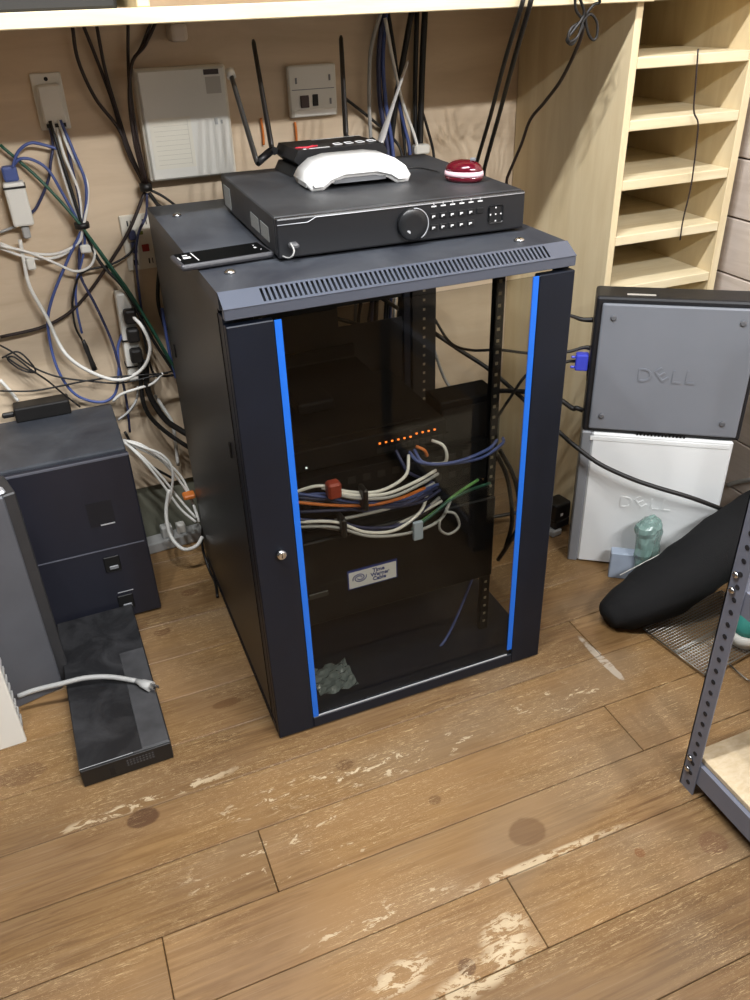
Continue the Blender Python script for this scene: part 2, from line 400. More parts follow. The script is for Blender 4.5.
for x, y, _ in [(0.042,0.123,0.904),(0.531,0.071,0.904),(0.042,0.566,0.904)] + [(.55, .62, 0)]:
    bm = nb(); lathe(bm, [(.0095, 0), (.009, .003), (.005, .0055), (.001, .006)], 16, Matrix.Translation((x, y, .9045))); obj('dome_screw', bm, CHROME, lid)
bm = nb(); box(bm, .0, .004, .045, D, .03, .878); sp = obj('side_panel', bm, SIDE, rk)
bm = nb(); box(bm, .0, .016, .018, .045, .03, .871, .001); obj('front_post', bm, STEEL, rk)
bm = nb(); box(bm, W-.016, W, .018, .045, .03, .871, .001); obj('front_post', bm, STEEL, rk)
bm = nb(); box(bm, .004, .03, D-.03, D, .03, .878, .001); obj('rear_post', bm, STEEL, rk)
bm = nb(); box(bm, W-.03, W, D-.03, D, .03, .878, .001); obj('rear_post', bm, STEEL, rk)
bm = nb(); box(bm, .0, W, .018, D, .0, .024, .002); obj('base', bm, STEEL, rk)
for z0, z1 in ((.83, .878), (.36, .40), (.024, .06)): bx('rear_beam', STEEL, rk, .03, W-.03, D-.02, D, z0, z1, .001)
bm = nb()
for k in range(60): box(bm, -.0012, .0, .05+.0102*k, .05+.0102*k+.006, .008, .018)
obj('side_vent', bm, DARK, rk)
for z, y in ((.60, .09), (.60, .60)):
    bm = nb(); box(bm, -.003, .0, y, y+.006, z, z+.03, .001); obj('side_latch', bm, DARK, sp)
bm = nb(); box(bm, -.0012, 0, .046, .048, .03, .87); obj('side_seam', bm, DARK, sp)
# door
bm = nb()
box(bm, .0, .073, -.001, .016, .003, .862, .0015); box(bm, .531, W, -.001, .016, .003, .864, .0015); box(bm, .073, .531, -.001, .016, .003, .03, .0015)
door = obj('door', bm, STEEL, rk)
bm = nb(); box(bm,   .074, .530, .003, .007, .031, .862); obj('glass_pane', bm, gm, door)
TAPE = mat('blue_film', (20, 104, 214), .45)
bm = nb(); box(bm, .0735, .0845, -.0005, .0015, .031, .861); obj('blue_strip', bm, TAPE, door, 'bright blue protective film strip')
bm = nb(); box(bm, .519, .530, -.0005, .0015, .045, .863); obj('blue_strip', bm, TAPE, door, 'bright blue protective film strip')
bm = nb(); box(bm, .0845, .519, -.0005, .0015, .031, .033); obj('glass_edge', bm, SILVER, door)
LM = Matrix.Translation((.044, -.001, .446)) @ Matrix.Rotation(R(90), 4, 'X')
bm = nb(); lathe(bm, [(.0095, 0), (.0095, .006), (.008, .009), (.006, .010)], 20, LM); lk = obj('lock', bm, CHROME, door, 'round chrome key lock')
bm = nb(); box(bm, .0435, .0445, -.0118, -.0109, .442, .450); obj('keyhole', bm, DARK, lk)
# mounting rails
def rail(x0, x1, y, side):
    bm = nb(); box(bm, x0, x1, y, y+.002, .03, .87); box(bm, (x0 if side > 0 else x1-.002), (x0+.002 if side > 0 else x1), y, y+.012, .03, .87)
    o = obj('mounting_rail', bm, mat('rail_black', (20, 20, 21), .5), rk)
    b2 = nb(); xc = (x0+x1)/2; z = .05
    while z < .86:
        box(b2, xc-.003, xc+.003, y-.0006, y+.0002, z, z+.006); z += .0222
    obj('square_hole', b2, mat('hole_light', (150, 140, 118), .8), o)
bx('rear_panel', DARK, rk, .004, .596, D-.022, D-.0205, .06, .585)
bx('rear_panel', DARK, rk, .004, .596, D-.022, D-.0205, .635, .83)
bx('rear_panel', DARK, rk, .004, .40, D-.022, D-.0205, .585, .635)
rail(.066, .088, .10, -1); rail(.506, .526, .10, 1); rail(.03, .075, .5, -1); rail(.525, .585, .5, 1)

# ---------------------------------------------------------------- equipment inside the cabinet
DEV = mat('device_black', (8, 8, 9), .7, spec=.2, var=.2, vscale=20)
LEDO = mat('led_orange', (255, 140, 40), .5, emit=(255, 120, 40), estr=3)
LEDG = mat('led_white', (240, 250, 250), .5, emit=(235, 250, 250), estr=1.2)
t = thing('network_switch', 'black network switch with a row of lit orange port lights inside the cabinet', 'switch', (.30, .10, .535))
bx('housing', DEV, t, -.21, .115, 0, .28, 0, .044, .002)
for k in range(12):
    bx('port', DARK, t, -.03+.0125*k, -.03+.0125*k+.0105, -.001, .004, .006, .017)
    if k < 10: bx('port_light', LEDO, t, -.026+.0125*k, -.0225+.0125*k, -.002, .001, .025+(.004 if k > 5 else 0), .0275+(.004 if k > 5 else 0))
bx('status_light', LEDG, t, -.17, -.167, -.002, .001, .008, .011)
t = thing('patch_bay', 'black patch panel crowded with cables below the network switch', 'patch panel', (.30, .10, .43))
bx('faceplate', DEV, t, -.21, .205, 0, .02, 0, .09, .001)
for k in range(12):
    for r_ in range(2): bx('port', DARK, t, -.18+.03*k, -.165+.03*k, -.001, .004, .02+.04*r_, .034+.04*r_)
t = thing('battery_backup', 'wide black rack box carrying a white and blue logo sticker', 'power backup', (.30, .085, .19))
bx('housing', DEV, t, -.215, .215, .012, .5, 0, .22, .003)
bx('faceplate', mat('device_face', (9, 9, 10), .5, spec=.25), t, -.222, .222, 0, .012, 0, .20, .003)
bx('bracket', mat('dull_metal', (70, 70, 66), .5, .4), t, -.19, -.15, -.002, .001, .068, .080, .001)
SB = mat('sticker_blue', (36, 60, 140), .5); SW = mat('sticker_white', (244, 248, 252), .5)
st = bx('logo_sticker', SB, t, -.108, -.001, -.0014, 0, .066, .112, label='white and blue logo sticker')
bx('sticker_field', SW, st, -.1055, -.0035, -.0019, -.0014, .0685, .1075)
bm = nb()
for q in range(2):
    tube(bm, [(-.083 + (.0035+.0105*a/13)*math.cos(.55*a+q*math.pi)*1.15, -.0021, .0905 + (.0035+.0105*a/13)*.85*math.sin(.55*a+q*math.pi)) for a in range(13)], .0011, 5, 2)
obj('spiral_mark', bm, SB, st)
textmesh('lettering', [('Time', .0125, 0, .0105, 0), ('Warner', .0125, .003, 0, 0), ('Cable', .0125, .0015, -.0105, 0)], SB, st, Matrix.Translation((-.042, -.0021, .089)) @ FRONT, .0002, None, .0004)
t = thing('equipment_box', 'plain matte black equipment box at the right rear of the cabinet', 'device', (.475, .14, .43))
bx('housing', DEV, t, -.055, .075, 0, .07, .0, .165, .003); bx('faceplate', DARK, t, -.05, .07, -.003, 0, .03, .15)
bx('label_strip', SILVER, t, -.02, .0, -.0045, -.003, .05, .056)
t = thing('equipment_shelf', 'black rack shelf carrying dark devices in the upper cabinet', 'rack shelf', (.30, .2, .582))
bx('tray', DEV, t, -.215, .07, -.08, .26, 0, .004); bx('tray_back', DEV, t, -.215, .07, .27, .28, .004, .03)
o = tag(bx('power_brick', DEV, None, .16, .235, .22, .30, .5865, .612, .006, 2), 'small black power brick lying on the inner rack shelf', 'power adapter')
BAGF = film('clear_plastic_bag', (170, 185, 185), .5, .15)
bm = nb()
n_ = 12
vs = {}
for i in range(n_):
    for j in range(n_):
        x = .105 + .085*i/(n_-1); y = .045 + .085*j/(n_-1)
        vs[i, j] = bm.verts.new((x, y, .027 + .012*abs(noise.noise(Vector((x*60, y*60, 1)))) + .004*math.sin(i*1.3)*math.cos(j*1.7)+.004))
for i in range(n_-1):
    for j in range(n_-1): bm.faces.new((vs[i, j], vs[i+1, j], vs[i+1, j+1], vs[i, j+1]))
bmesh.ops.solidify(bm, geom=bm.faces[:], thickness=.0015)
tag(obj('plastic_bag', bm, BAGF), 'crumpled clear plastic bag lying on the cabinet base', 'bag')

def cable(name, pts, r, m, label, group=None, n=7, cat='cable', sub=6):
    bm = nb(); tube(bm, pts, r, n, sub); return tag(obj(name, bm, m), label, cat, group)
# patch cables inside: two bundles swept from the left rail
GB = 'patch cables bundled inside the cabinet'
inner = [
 ([(0.098,0.070,0.518),(0.143,0.060,0.525),(0.197,0.055,0.501),(0.256,0.055,0.488),(0.309,0.060,0.504),(0.328,0.085,0.532)], WHITEC, 'white patch cable rising in a curl to the switch ports'),
 ([(0.146,0.060,0.520),(0.195,0.050,0.498),(0.263,0.050,0.482),(0.324,0.050,0.492),(0.382,0.080,0.488)], WHITEC, 'white patch cable ending beside the switch, upper bundle'),
 ([(0.159,0.055,0.511),(0.202,0.045,0.492),(0.271,0.045,0.476),(0.335,0.050,0.485),(0.387,0.080,0.479)], GREYC, 'pale grey patch cable along the upper bundle'),
 ([(0.098,0.070,0.497),(0.159,0.060,0.480),(0.235,0.055,0.463),(0.293,0.050,0.465),(0.354,0.070,0.461)], ORANGE, 'orange patch cable inside the cabinet'),
 ([(0.100,0.070,0.515),(0.150,0.060,0.499),(0.215,0.055,0.474),(0.298,0.060,0.454),(0.370,0.080,0.451)], BLUEC, 'blue patch cable in the upper bundle inside the cabinet'),
 ([(0.099,0.070,0.507),(0.151,0.062,0.492),(0.217,0.060,0.463),(0.297,0.060,0.441),(0.374,0.080,0.441)], NAVYC, 'navy patch cable in the upper bundle inside the cabinet'),
 ([(0.098,0.075,0.473),(0.179,0.065,0.461),(0.269,0.065,0.441),(0.344,0.070,0.432),(0.394,0.085,0.438)], NAVYC, 'navy patch cable between the two cable ties'),
 ([(0.097,0.070,0.454),(0.163,0.050,0.448),(0.219,0.045,0.413),(0.280,0.045,0.400),(0.339,0.060,0.416),(0.368,0.085,0.440)], WHITEC, 'white patch cable in the lower bundle inside the cabinet'),
 ([(0.096,0.070,0.444),(0.162,0.050,0.437),(0.227,0.042,0.403),(0.311,0.045,0.385),(0.382,0.060,0.386),(0.421,0.085,0.415)], GREYC, 'grey patch cable along the bottom of the lower bundle'),
 ([(0.097,0.070,0.461),(0.166,0.060,0.439),(0.233,0.055,0.412),(0.305,0.055,0.401),(0.372,0.085,0.409)], NAVYC, 'navy patch cable in the lower bundle inside the cabinet'),
 ([(0.166,0.060,0.445),(0.214,0.055,0.446),(0.277,0.060,0.442),(0.325,0.085,0.433)], GREYC, 'grey flat patch cable crossing up out of the lower bundle'),
 ([(0.317,0.050,0.387),(0.362,0.055,0.406),(0.404,0.060,0.426),(0.452,0.070,0.431),(0.509,0.090,0.422)], GREENC, 'dark green patch cable fanning out at lower right'),
 ([(0.333,0.055,0.393),(0.382,0.060,0.414),(0.419,0.065,0.433),(0.478,0.085,0.440)], mat('lime_vinyl', (96, 150, 84), .45), 'light green patch cable beside the dark green one'),
 ([(0.331,0.090,0.535),(0.339,0.060,0.526),(0.386,0.050,0.516),(0.461,0.050,0.511),(0.519,0.070,0.518),(0.533,0.090,0.519)], BLUEC, 'bright blue patch cable sagging across to the right rail'),
 ([(0.341,0.090,0.537),(0.347,0.055,0.525),(0.405,0.045,0.518),(0.478,0.055,0.522),(0.517,0.085,0.520)], BLUEC, 'second blue patch cable sagging just above the first'),
 ([(0.378,0.090,0.549),(0.394,0.075,0.542),(0.400,0.070,0.522),(0.397,0.075,0.503),(0.372,0.085,0.502)], WHITEC, 'white patch cable bent in a short hook at the switch'),
 ([(0.345,0.090,0.544),(0.357,0.080,0.538),(0.366,0.085,0.521)], ORANGE, 'short orange patch cable at the switch ports'),
 ([(0.304,0.090,0.545),(0.309,0.075,0.526),(0.319,0.070,0.505),(0.351,0.085,0.476)], NAVYC, 'navy patch cable dropping from the first switch port'),
]
more_in = [(NAVYC, 'navy'), (GREYC, 'grey'), (NAVYC, 'dark navy'), (BLUEC, 'blue'), (GREYC, 'pale'), (NAVYC, 'slate'), (WHITEC, 'off-white'), (NAVYC, 'deep navy'), (CORD, 'black'), (BLUEC, 'dull blue')]
BA = [(0.103,0.078,0.502),(0.162,0.068,0.488),(0.228,0.064,0.459),(0.311,0.066,0.445),(0.388,0.090,0.453)]; BB = [(0.101,0.078,0.451),(0.174,0.066,0.431),(0.235,0.060,0.404),(0.308,0.062,0.396),(0.397,0.090,0.411)]
for k, (m_, nm_) in enumerate(more_in):
    base = BA if k % 2 else BB
    pts = [(x+random.uniform(-.006, .006), y+random.uniform(-.004, .006), z+random.uniform(-.010, .008)) for x, y, z in base]
    inner.append((pts, m_, nm_ + (' cable threaded through the upper bundle' if k % 2 else ' cable threaded through the lower bundle')))
for pts, m_, lb in inner: cable('patch_cable', pts, .0033, m_, lb, GB, 6)
for (u, lab) in (([(0.219,0.050,0.511),(0.219,0.050,0.466)], 'black tie strap around the upper cable bundle'), ([(0.175,0.050,0.460),(0.173,0.050,0.421)], 'black tie strap around the lower cable bundle')):
    bm = nb(); p, q = Vector(u[0]), Vector(u[1]); box(bm, p.x-.005, p.x+.005, p.y-.02, p.y+.012, q.z, p.z, .003); tag(obj('tie_strap', bm, CORD), lab, 'cable tie')
lb = [(0.313,0.045,0.414),(0.332,0.045,0.374)]
bm = nb(); box(bm, lb[0][0], lb[1][0], .030, .038, lb[1][2], lb[0][2], .001); tag(obj('paper_flag', bm, mat('pale_blue_paper', (168, 184, 200), .6)), 'pale blue paper flag wrapped on a patch cable', 'label tag')
rt = [(0.151,0.045,0.535),(0.176,0.045,0.503)]
bm = nb(); box(bm, rt[0][0], rt[1][0], .036, .060, rt[1][2], rt[0][2], .004); tag(obj('red_tape_wrap', bm, mat('red_tape', (150, 58, 40), .5)), 'red tape wrapped around the upper cable bundle', 'tape')
lp = [Vector(v) for v in [(0.377,0.050,0.393),(0.378,0.050,0.370),(0.398,0.050,0.354),(0.420,0.050,0.367),(0.410,0.050,0.398),(0.393,0.055,0.405)]]
cable('looped_lead', lp, .0028, GREYC, 'small looped grey lead hanging below the cable bundles', None, 6)
# blue cables lying in the bottom of the cabinet
cable('patch_cable', [(0.563,0.220,0.129),(0.533,0.200,0.078),(0.419,0.100,0.030),(0.357,0.100,-0.006),(0.302,0.110,-0.006),(0.262,0.200,-0.039)], .0032, BLUEC, 'long blue cable drooping into the bottom of the cabinet', None, 6)
cable('patch_cable', [(0.597,0.250,-0.024),(0.559,0.200,-0.037),(0.481,0.120,-0.024),(0.464,0.120,-0.048)], .003, NAVYC, 'short navy cable curving down near the right rail', None, 6)
cable('black_lead', [(0.552,0.130,0.468),(0.586,0.120,0.394),(0.606,0.120,0.288),(0.592,0.140,0.214),(0.581,0.160,0.163)], .005, CORD, 'black lead bowing outward beside the right rail', None, 6)
cable('black_lead', [(0.552,0.140,0.452),(0.575,0.130,0.391),(0.592,0.130,0.286),(0.592,0.150,0.194)], .005, CORD, 'black lead hanging straight behind the bowed one', None, 6)
# cords behind the cabinet seen through it
GR = 'black cords crossing behind the cabinet'
for pts, r_, m_, lab in [
 ([(0.630,0.600,0.506),(0.662,0.600,0.419),(0.696,0.580,0.364),(0.702,0.550,0.318)], .004, GREYC, 'pale grey cord slanting behind the cabinet'),
 ([(0.400,0.700,0.595),(0.436,0.720,0.498),(0.531,0.720,0.440),(0.564,0.700,0.356)], .005, CORD, 'black cord curling down the back of the cabinet'),
 ([(0.407,0.700,0.594),(0.507,0.720,0.545),(0.561,0.720,0.517),(0.553,0.720,0.422),(0.563,0.700,0.341)], .005, CORD, 'black cord looped over the back of the cabinet'),
 ([(0.528,0.700,0.628),(0.605,0.720,0.569)], .005, CORD, 'short black cord at the top rear of the cabinet')]:
    cable('black_cable', pts, r_, m_, lab, GR, 6)

# ---------------------------------------------------------------- video recorder on the cabinet
dv = thing('video_recorder', 'flat black video recorder with a jog dial on top of the cabinet', 'recorder', (.128, .142, .9045), -1.9)
bx('case', DVRM, dv, 0, .445, .012, .44, .006, .0685, .002)
fp = bx('front_panel', mat('recorder_face', (30, 31, 34), .35), dv, 0, .445, 0, .012, .005, .068, .003, 2)
for x in (.03, .41):
    for y in (.04, .40): bx('rubber_foot', CORD, dv, x-.012, x+.012, y-.012, y+.012, 0, .006)
bm = nb(); tube(bm, [(.002, -.0006, .058), (.052, -.0006, .058), (.066, -.0006, .0645), (.443, -.0006, .0645)], .0007, 5, 1, False); obj('trim_line', bm, SILVER, fp)
DM = Matrix.Translation((.232, .0, .036)) @ Matrix.Rotation(R(90), 4, 'X')
bm = nb(); lathe(bm, [(.0265, 0), (.0265, .008), (.024, .0105), (.012, .0095)], 36, DM); dl = obj('jog_dial', bm, mat('dial_black', (30, 31, 33), .3), dv)
bm = nb(); tube(bm, [(.232+.0262*math.cos(R(a)), -.0098, .036+.0262*math.sin(R(a))) for a in range(-60, 100, 10)], .0009, 5, 1, False); obj('bright_rim', bm, SILVER, dl)
bm = nb(); lathe(bm, [(.004, 0), (.003, -.002)], 12, Matrix.Translation((.222, -.0098, .024)) @ Matrix.Rotation(R(90), 4, 'X')); obj('finger_dimple', bm, SILVER, dl)
for k in range(6):
    x = .272 + .0172*k
    bx('indicator', WPRINT, fp, x-.0045, x+.0045, -.0008, 0, .0585, .0605); bx('indicator_mark', WPRINT, fp, x-.0008, x+.0008, -.0008, 0, .0625, .0655)
    for r_ in range(2):
        z = .044 - .0185*r_
        if k == 5 and r_ == 1: continue
        b_ = bx('button', mat('button_black', (22, 23, 25), .4), dv, x-.0065, x+.0065, -.002, 0, z-.005, z+.005, .001)
        if k < 5: bx('button_mark', WPRINT, b_, x-.0035, x+.0018, -.0026, -.002, z-.001, z+.0012); bx('button_mark', WPRINT, b_, x-.0035, x-.0018, -.0026, -.002, z-.0028, z-.001)
dp = bx('direction_pad', mat('button_black', (22, 23, 25), .4), dv, .374, .402, -.0015, 0, .020, .050, .003)
for dx, dz in ((0, 0), (.010, 0), (-.010, 0), (0, .011), (0, -.011)): bx('pad_mark', WPRINT, dp, .388+dx-.0012, .388+dx+.0012, -.002, -.0015, .035+dz-.0012, .035+dz+.0012)
up = bx('usb_plug', mat('grey_boot', (80, 80, 82), .5), dv, .016, .032, -.018, 0, .022, .031, .003)
LBL = mat('paper_label', (150, 152, 150), .6, var=.2, vscale=300)
bx('side_label', LBL, dv, -.0008, 0, .36, .42, .012, .052); bx('side_label', LBL, dv, -.0008, 0, .125, .185, .02, .044); bx('side_label', LBL, dv, -.0008, 0, .055, .11, .02, .044)

# smartphone, charging cable
ph = thing('smartphone', 'black smartphone in a bumper case overhanging the cabinet lid', 'phone', (.048, .196, .9046), 4)
bx('bumper_case', mat('case_rubber', (58, 58, 62), .45), ph, -.078, .078, -.037, .037, .002, .013, .005, 3)
sn = bx('screen', mat('phone_screen', (8, 9, 10), .5, spec=.03), ph, -.072, .072, -.033, .033, .0128, .0136, .0003)
for x0, x1, y0, y1 in ((-.064, -.052, -.004, .006), (-.062, -.054, .014, .018), (-.046, -.0445, -.024, .026), (-.072, -.070, -.008, .010), (.055, .059, -.002, .004), (.058, .060, .014, .017), (.061, .063, -.016, -.014)):
    bx('screen_light', WPRINT, sn, x0, x1, y0, y1, .0136, .0139)
cable('charging_cable', [(0.145,0.125,0.937),(0.145,0.110,0.927),(0.137,0.120,0.916)] + [(.132, .192, .911), (.127, .197, .911)], .0014, GREYC, 'short thin grey charging cable between recorder and phone', None, 6)

# router with four antennas
rt = thing('wireless_router', 'black wireless router with four antennas behind the white access point', 'router', (.352, .50, .992), 2)
RB = mat('router_black', (22, 22, 24), .4)
bm = nb(); prism(bm, [(-.082, 0), (.088, 0), (.100, .012), (.090, .028), (-.086, .030), (-.096, .012)], 1, -.050, .068)
obj('housing', bm, RB, rt)
bm = nb(); prism(bm, [(-.100, -.018), (.08, -.018), (.08, -.001), (-.09, -.001)], 1, -.035, .065); obj('cradle', bm, DARK, rt)
RED = mat('red_print', (190, 44, 60), .5)
bm = nb()
for (a, b) in (((-.074, -.020), (-.060, -.033)), ((-.060, -.033), (-.042, -.012)), ((-.082, -.022), (-.060, -.027)), ((-.060, -.027), (-.036, -.020))):
    tube(bm, [(a[0], a[1], .0302), (b[0], b[1], .0302)], .0018, 4, 1, False)
obj('bird_mark', bm, RED, rt)
bx('brand_strip', WPRINT, rt, -.062, -.02, -.046, -.042, .030, .0304); bx('brand_dot', WPRINT, rt, -.074, -.068, -.047, -.041, .030, .0304)
for k in range(4):
    x = -.002 + .024*k
    bm = nb(); tube(bm, [(x, -.03, .0302), (x+.014, -.03, .0302), (x+.014, -.012, .0302), (x, -.012, .0302), (x, -.03, .0302)], .0007, 4, 1, False); obj('icon_outline', bm, WPRINT, rt)
bx('port_line', WPRINT, rt, -.02, .085, .055, .058, .030, .0304)
def antenna(base, tip, w0, w1, m, par, cap=None):
    bm = nb(); b, t_ = Vector(base), Vector(tip); d = t_-b
    tube(bm, [b, b+d*.06, b+d*.12, b+d*.5, b+d*.97, t_], [w0*.8, w0, w0, w1*1.1, w1, w1*.6], 8, 1, False, .6)
    o = obj('antenna', bm, m, par)
    if cap: 
        b2 = nb(); tube(b2, [t_-d*.06, t_+d*.02], w1*1.25, 8, 1, False); obj('tip_cap', b2, WPLAS, o)
    return o
rtm = Matrix.Translation((.352, .50, .992)) @ Matrix.Rotation(R(2), 4, 'Z'); inv = rtm.inverted()
ANT = [(0.207,0.530,0.994),(0.199,0.640,1.147),(0.248,0.560,1.010),(0.257,0.660,1.199),(0.412,0.575,1.017),(0.442,0.660,1.198),(0.483,0.570,0.996),(0.592,0.660,1.145)]
AM = mat('antenna_black', (44, 40, 38), .35)
antenna(inv @ Vector(ANT[0]), inv @ Vector(ANT[1]), .0085, .0075, mat('antenna_grey', (74, 72, 70), .3), rt, True)
antenna(inv @ Vector(ANT[2]), inv @ Vector(ANT[3]), .009, .0072, AM, rt)
antenna(inv @ Vector(ANT[4]), inv @ Vector(ANT[5]), .009, .0072, AM, rt)
antenna(inv @ Vector(ANT[6]), inv @ Vector(ANT[7]), .0085, .0038, mat('antenna_gloss', (206, 206, 206), .2, .2), rt)
for p_ in (ANT[0], ANT[2], ANT[4], ANT[6]):
    v = inv @ Vector(p_); e = Vector((max(-.11, min(.11, v.x)), .05, .018))
    bm = nb(); tube(bm, [e, v], .008, 8, 1, False); obj('hinge', bm, RB, rt)

# white arched access point
ap = thing('access_point', 'glossy white arched access point lying on the recorder', 'access point', (.340, .355, .9732), -2)
prof = [(-.093, 0), (-.098, .012), (-.088, .026), (-.068, .040), (-.04, .046), (.04, .046), (.068, .042), (.088, .028), (.098, .012), (.093, 0), (.070, 0), (.055, .010), (.03, .017), (-.03, .017), (-.055, .010), (-.070, 0)]
bm = nb(); prism(bm, prof, 1, -.052, .062)
r_ = bmesh.ops.bevel(bm, geom=[e for e in bm.edges if abs(e.verts[0].co.y-e.verts[1].co.y) < 1e-6], offset=.007, segments=3, affect='EDGES')
for f in bm.faces: f.smooth = len(f.verts) < 8
obj('shell', bm, mat('gloss_white', (244, 244, 242), .25), ap)
bm = nb(); box(bm, -.05, .05, -.045, .055, .008, .016, .001); obj('underside', bm, mat('grey_plastic', (120, 122, 126), .5), ap)
bx('side_port', GREYC, ap, -.0985, -.094, -.03, .02, .004, .012)

# red mouse
ms = thing('computer_mouse', 'small glossy red wireless mouse on the right of the recorder', 'mouse', (.520, .256, .9732), -50)
def dome(bm, a, b, h, z0, n=16, m=7, pw=.6):
    rows_ = []
    for j in range(m+1):
        f = j/m*math.pi/2; rr = math.cos(f)**pw if j < m else .02
        rows_.append([bm.verts.new((a*rr*math.cos(2*math.pi*k/n), b*rr*math.sin(2*math.pi*k/n), z0+h*math.sin(f))) for k in range(n)])
    for p_, q_ in zip(rows_, rows_[1:]):
        for k in range(n): bm.faces.new((p_[k], p_[(k+1) % n], q_[(k+1) % n], q_[k])).smooth = True
    bm.faces.new(rows_[0][::-1]); bm.faces.new(rows_[-1])
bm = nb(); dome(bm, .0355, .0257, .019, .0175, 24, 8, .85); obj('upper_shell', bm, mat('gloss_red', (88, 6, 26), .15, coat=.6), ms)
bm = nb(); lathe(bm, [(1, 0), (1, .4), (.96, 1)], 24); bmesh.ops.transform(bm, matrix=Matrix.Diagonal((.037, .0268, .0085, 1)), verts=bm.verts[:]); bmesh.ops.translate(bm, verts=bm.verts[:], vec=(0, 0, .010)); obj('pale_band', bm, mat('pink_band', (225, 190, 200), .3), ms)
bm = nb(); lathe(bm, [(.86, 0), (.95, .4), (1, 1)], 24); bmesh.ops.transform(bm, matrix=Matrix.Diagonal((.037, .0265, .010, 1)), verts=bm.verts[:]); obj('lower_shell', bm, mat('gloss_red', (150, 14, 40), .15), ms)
bx('scroll_wheel', mat('grey_plastic', (120, 122, 126), .5), ms, .012, .022, -.003, .003, .035, .0402, .001)
cable('mouse_cable', [(0.514,0.342,0.976),(0.499,0.401,0.976),(0.470,0.432,0.976),(0.479,0.513,0.977)], .0013, CORD, 'thin black cord trailing from the red mouse across the recorder', None, 6)

# ---------------------------------------------------------------- things on the back wall
def plate(name, x0, x1, z0, z1, th, lab, cat, m=IVORY, bev=.002):
    t = thing(name, lab, cat, ((x0+x1)/2, YB, z0)); w_ = (x1-x0)/2
    bx('plate', m, t, -w_, w_, -th, 0, 0, z1-z0, bev); return t, w_
t, w_ = plate('cable_wall_plate', -.168, -.108, 1.05, 1.155, .006, 'plain white wall plate that sheds a bundle of network cables', 'wall plate', WPLAS)
bx('hood', WPLAS, t, -.022, .024, -.02, -.006, .012, .085, .004); bm = nb(); lathe(bm, [(.004, 0), (.004, .001)], 12, Matrix.Translation((0, -.006, .094)) @ Matrix.Rotation(R(90), 4, 'X')); obj('screw_hole', bm, DARK, t)
bx('opening', DARK, t, -.018, .020, -.021, -.008, .006, .013)
t = thing('phone_junction_box', 'large white wall box with a ruled paper chart on its lid', 'junction box', (.125, YB, .935))
bx('case', IVORY, t, -.094, .097, -.04, 0, 0, .218, .003); dr = bx('lid_panel', mat('box_lid', (214, 212, 204), .4), t, -.089, .092, -.048, -.0405, .003, .215, .003)
PAP = mat('chart_paper', (216, 212, 198), .7); PRL = mat('pencil_line', (186, 182, 170), .7)
ch = bx('paper_chart', PAP, t, -.080, .008, -.0487, -.048, .025, .125)
for k in range(9): bx('ruled_line', PRL, ch, -.072, .0, -.0490, -.0487, .033+.0095*k, .0338+.0095*k)
bx('column_line', PRL, ch, .0, .0008, -.049, -.0487, .03, .12)
nm = bx('name_plate', mat('dark_brown_label', (52, 40, 38), .5), t, .048, .080, -.0492, -.048, .201, .211)
bx('paper_label', mat('grey_label', (178, 174, 166), .7), t, .05, .082, -.0487, -.048, .165, .197)
bx('latch', GREYC, t, .060, .066, -.050, -.048, .105, .117); bx('latch', GREYC, t, .073, .077, -.050, -.048, .106, .113)
t, w_ = plate('telephone_jack_panel', .366, .478, 1.035, 1.140, .018, 'square white jack panel with two small dark sockets', 'jack panel', WPLAS, .003)
for x, z in ((-.039, .075), (.040, .078), (.040, .030)): bx('clip_slot', mat('grey_plastic', (120, 122, 126), .5), t, x-.002, x+.002, -.0195, -.018, z-.006, z+.006)
bx('socket', mat('brown_socket', (66, 46, 42), .5), t, -.032, -.012, -.022, -.018, .02, .045, .001); bx('socket', DARK, t, -.003, .010, -.021, -.018, .022, .046, .001)
bx('hinge_line', mat('grey_plastic', (120, 122, 126), .5), t, -.05, .05, -.0188, -.018, .056, .0575)
bx('lower_flap', mat('bright_white', (240, 238, 232), .4), t, -.05, .05, -.022, -.018, .002, .016, .001)
cable('orange_wire', [(0.377,0.812,1.026),(0.378,0.812,1.005),(0.377,0.812,0.967)], .0028, ORANGE, 'orange wire dropping below the jack panel', None, 6)
cable('orange_wire', [(0.298,0.812,1.040),(0.300,0.812,1.011),(0.299,0.812,0.984)], .0028, ORANGE, 'faint orange wire between the first two antennas', None, 6)
t, w_ = plate('outlet_plate', -.048, .017, .743, .866, .007, 'white outlet plate with a red reset button and dark plugs', 'outlet', IVORY)
for x in (-.016, .018):
    for z in (.018, .105): bx('slot', DARK, t, x-.002, x+.001, -.0076, -.007, z-.006, z+.006); bx('slot', DARK, t, x+.006, x+.008, -.0076, -.007, z-.006, z+.006)
bx('red_button', REDP, t, .006, .022, -.010, -.007, .040, .056, .001); bx('green_light', mat('olive_green', (120, 130, 50), .5), t, .004, .014, -.009, -.007, .078, .086, .001)
bx('plug', NAVYC, t, -.020, -.004, -.028, -.007, .072, .092, .003); bx('plug', NAVYC, t, -.018, -.006, -.026, -.007, .042, .066, .003)
tag(bx('cord_grommet', mat('cream_plastic', (206, 192, 176), .5), None, .115, .150, .76, .82, 1.198, 1.232, .008, 2), 'small cream plastic grommet on the wall under the shelf', 'grommet')
# small white injector with blue boot
t = thing('power_injector', 'small white power injector strapped to the wall with a blue boot', 'adapter', (-.245, .80, .874)); t.rotation_euler = (0, R(-1), 0)
bx('body', WPLAS, t, -.021, .021, -.022, .018, 0, .088, .005, 2); bx('blue_boot', BLUEC, t, -.016, .014, -.012, .012, .088, .118, .005, 2)
bx('strain_relief', GREYC, t, -.008, .008, -.01, .006, -.028, 0, .003); bx('strap', CORD, t, -.0225, .0225, -.0235, .0185, .076, .080)
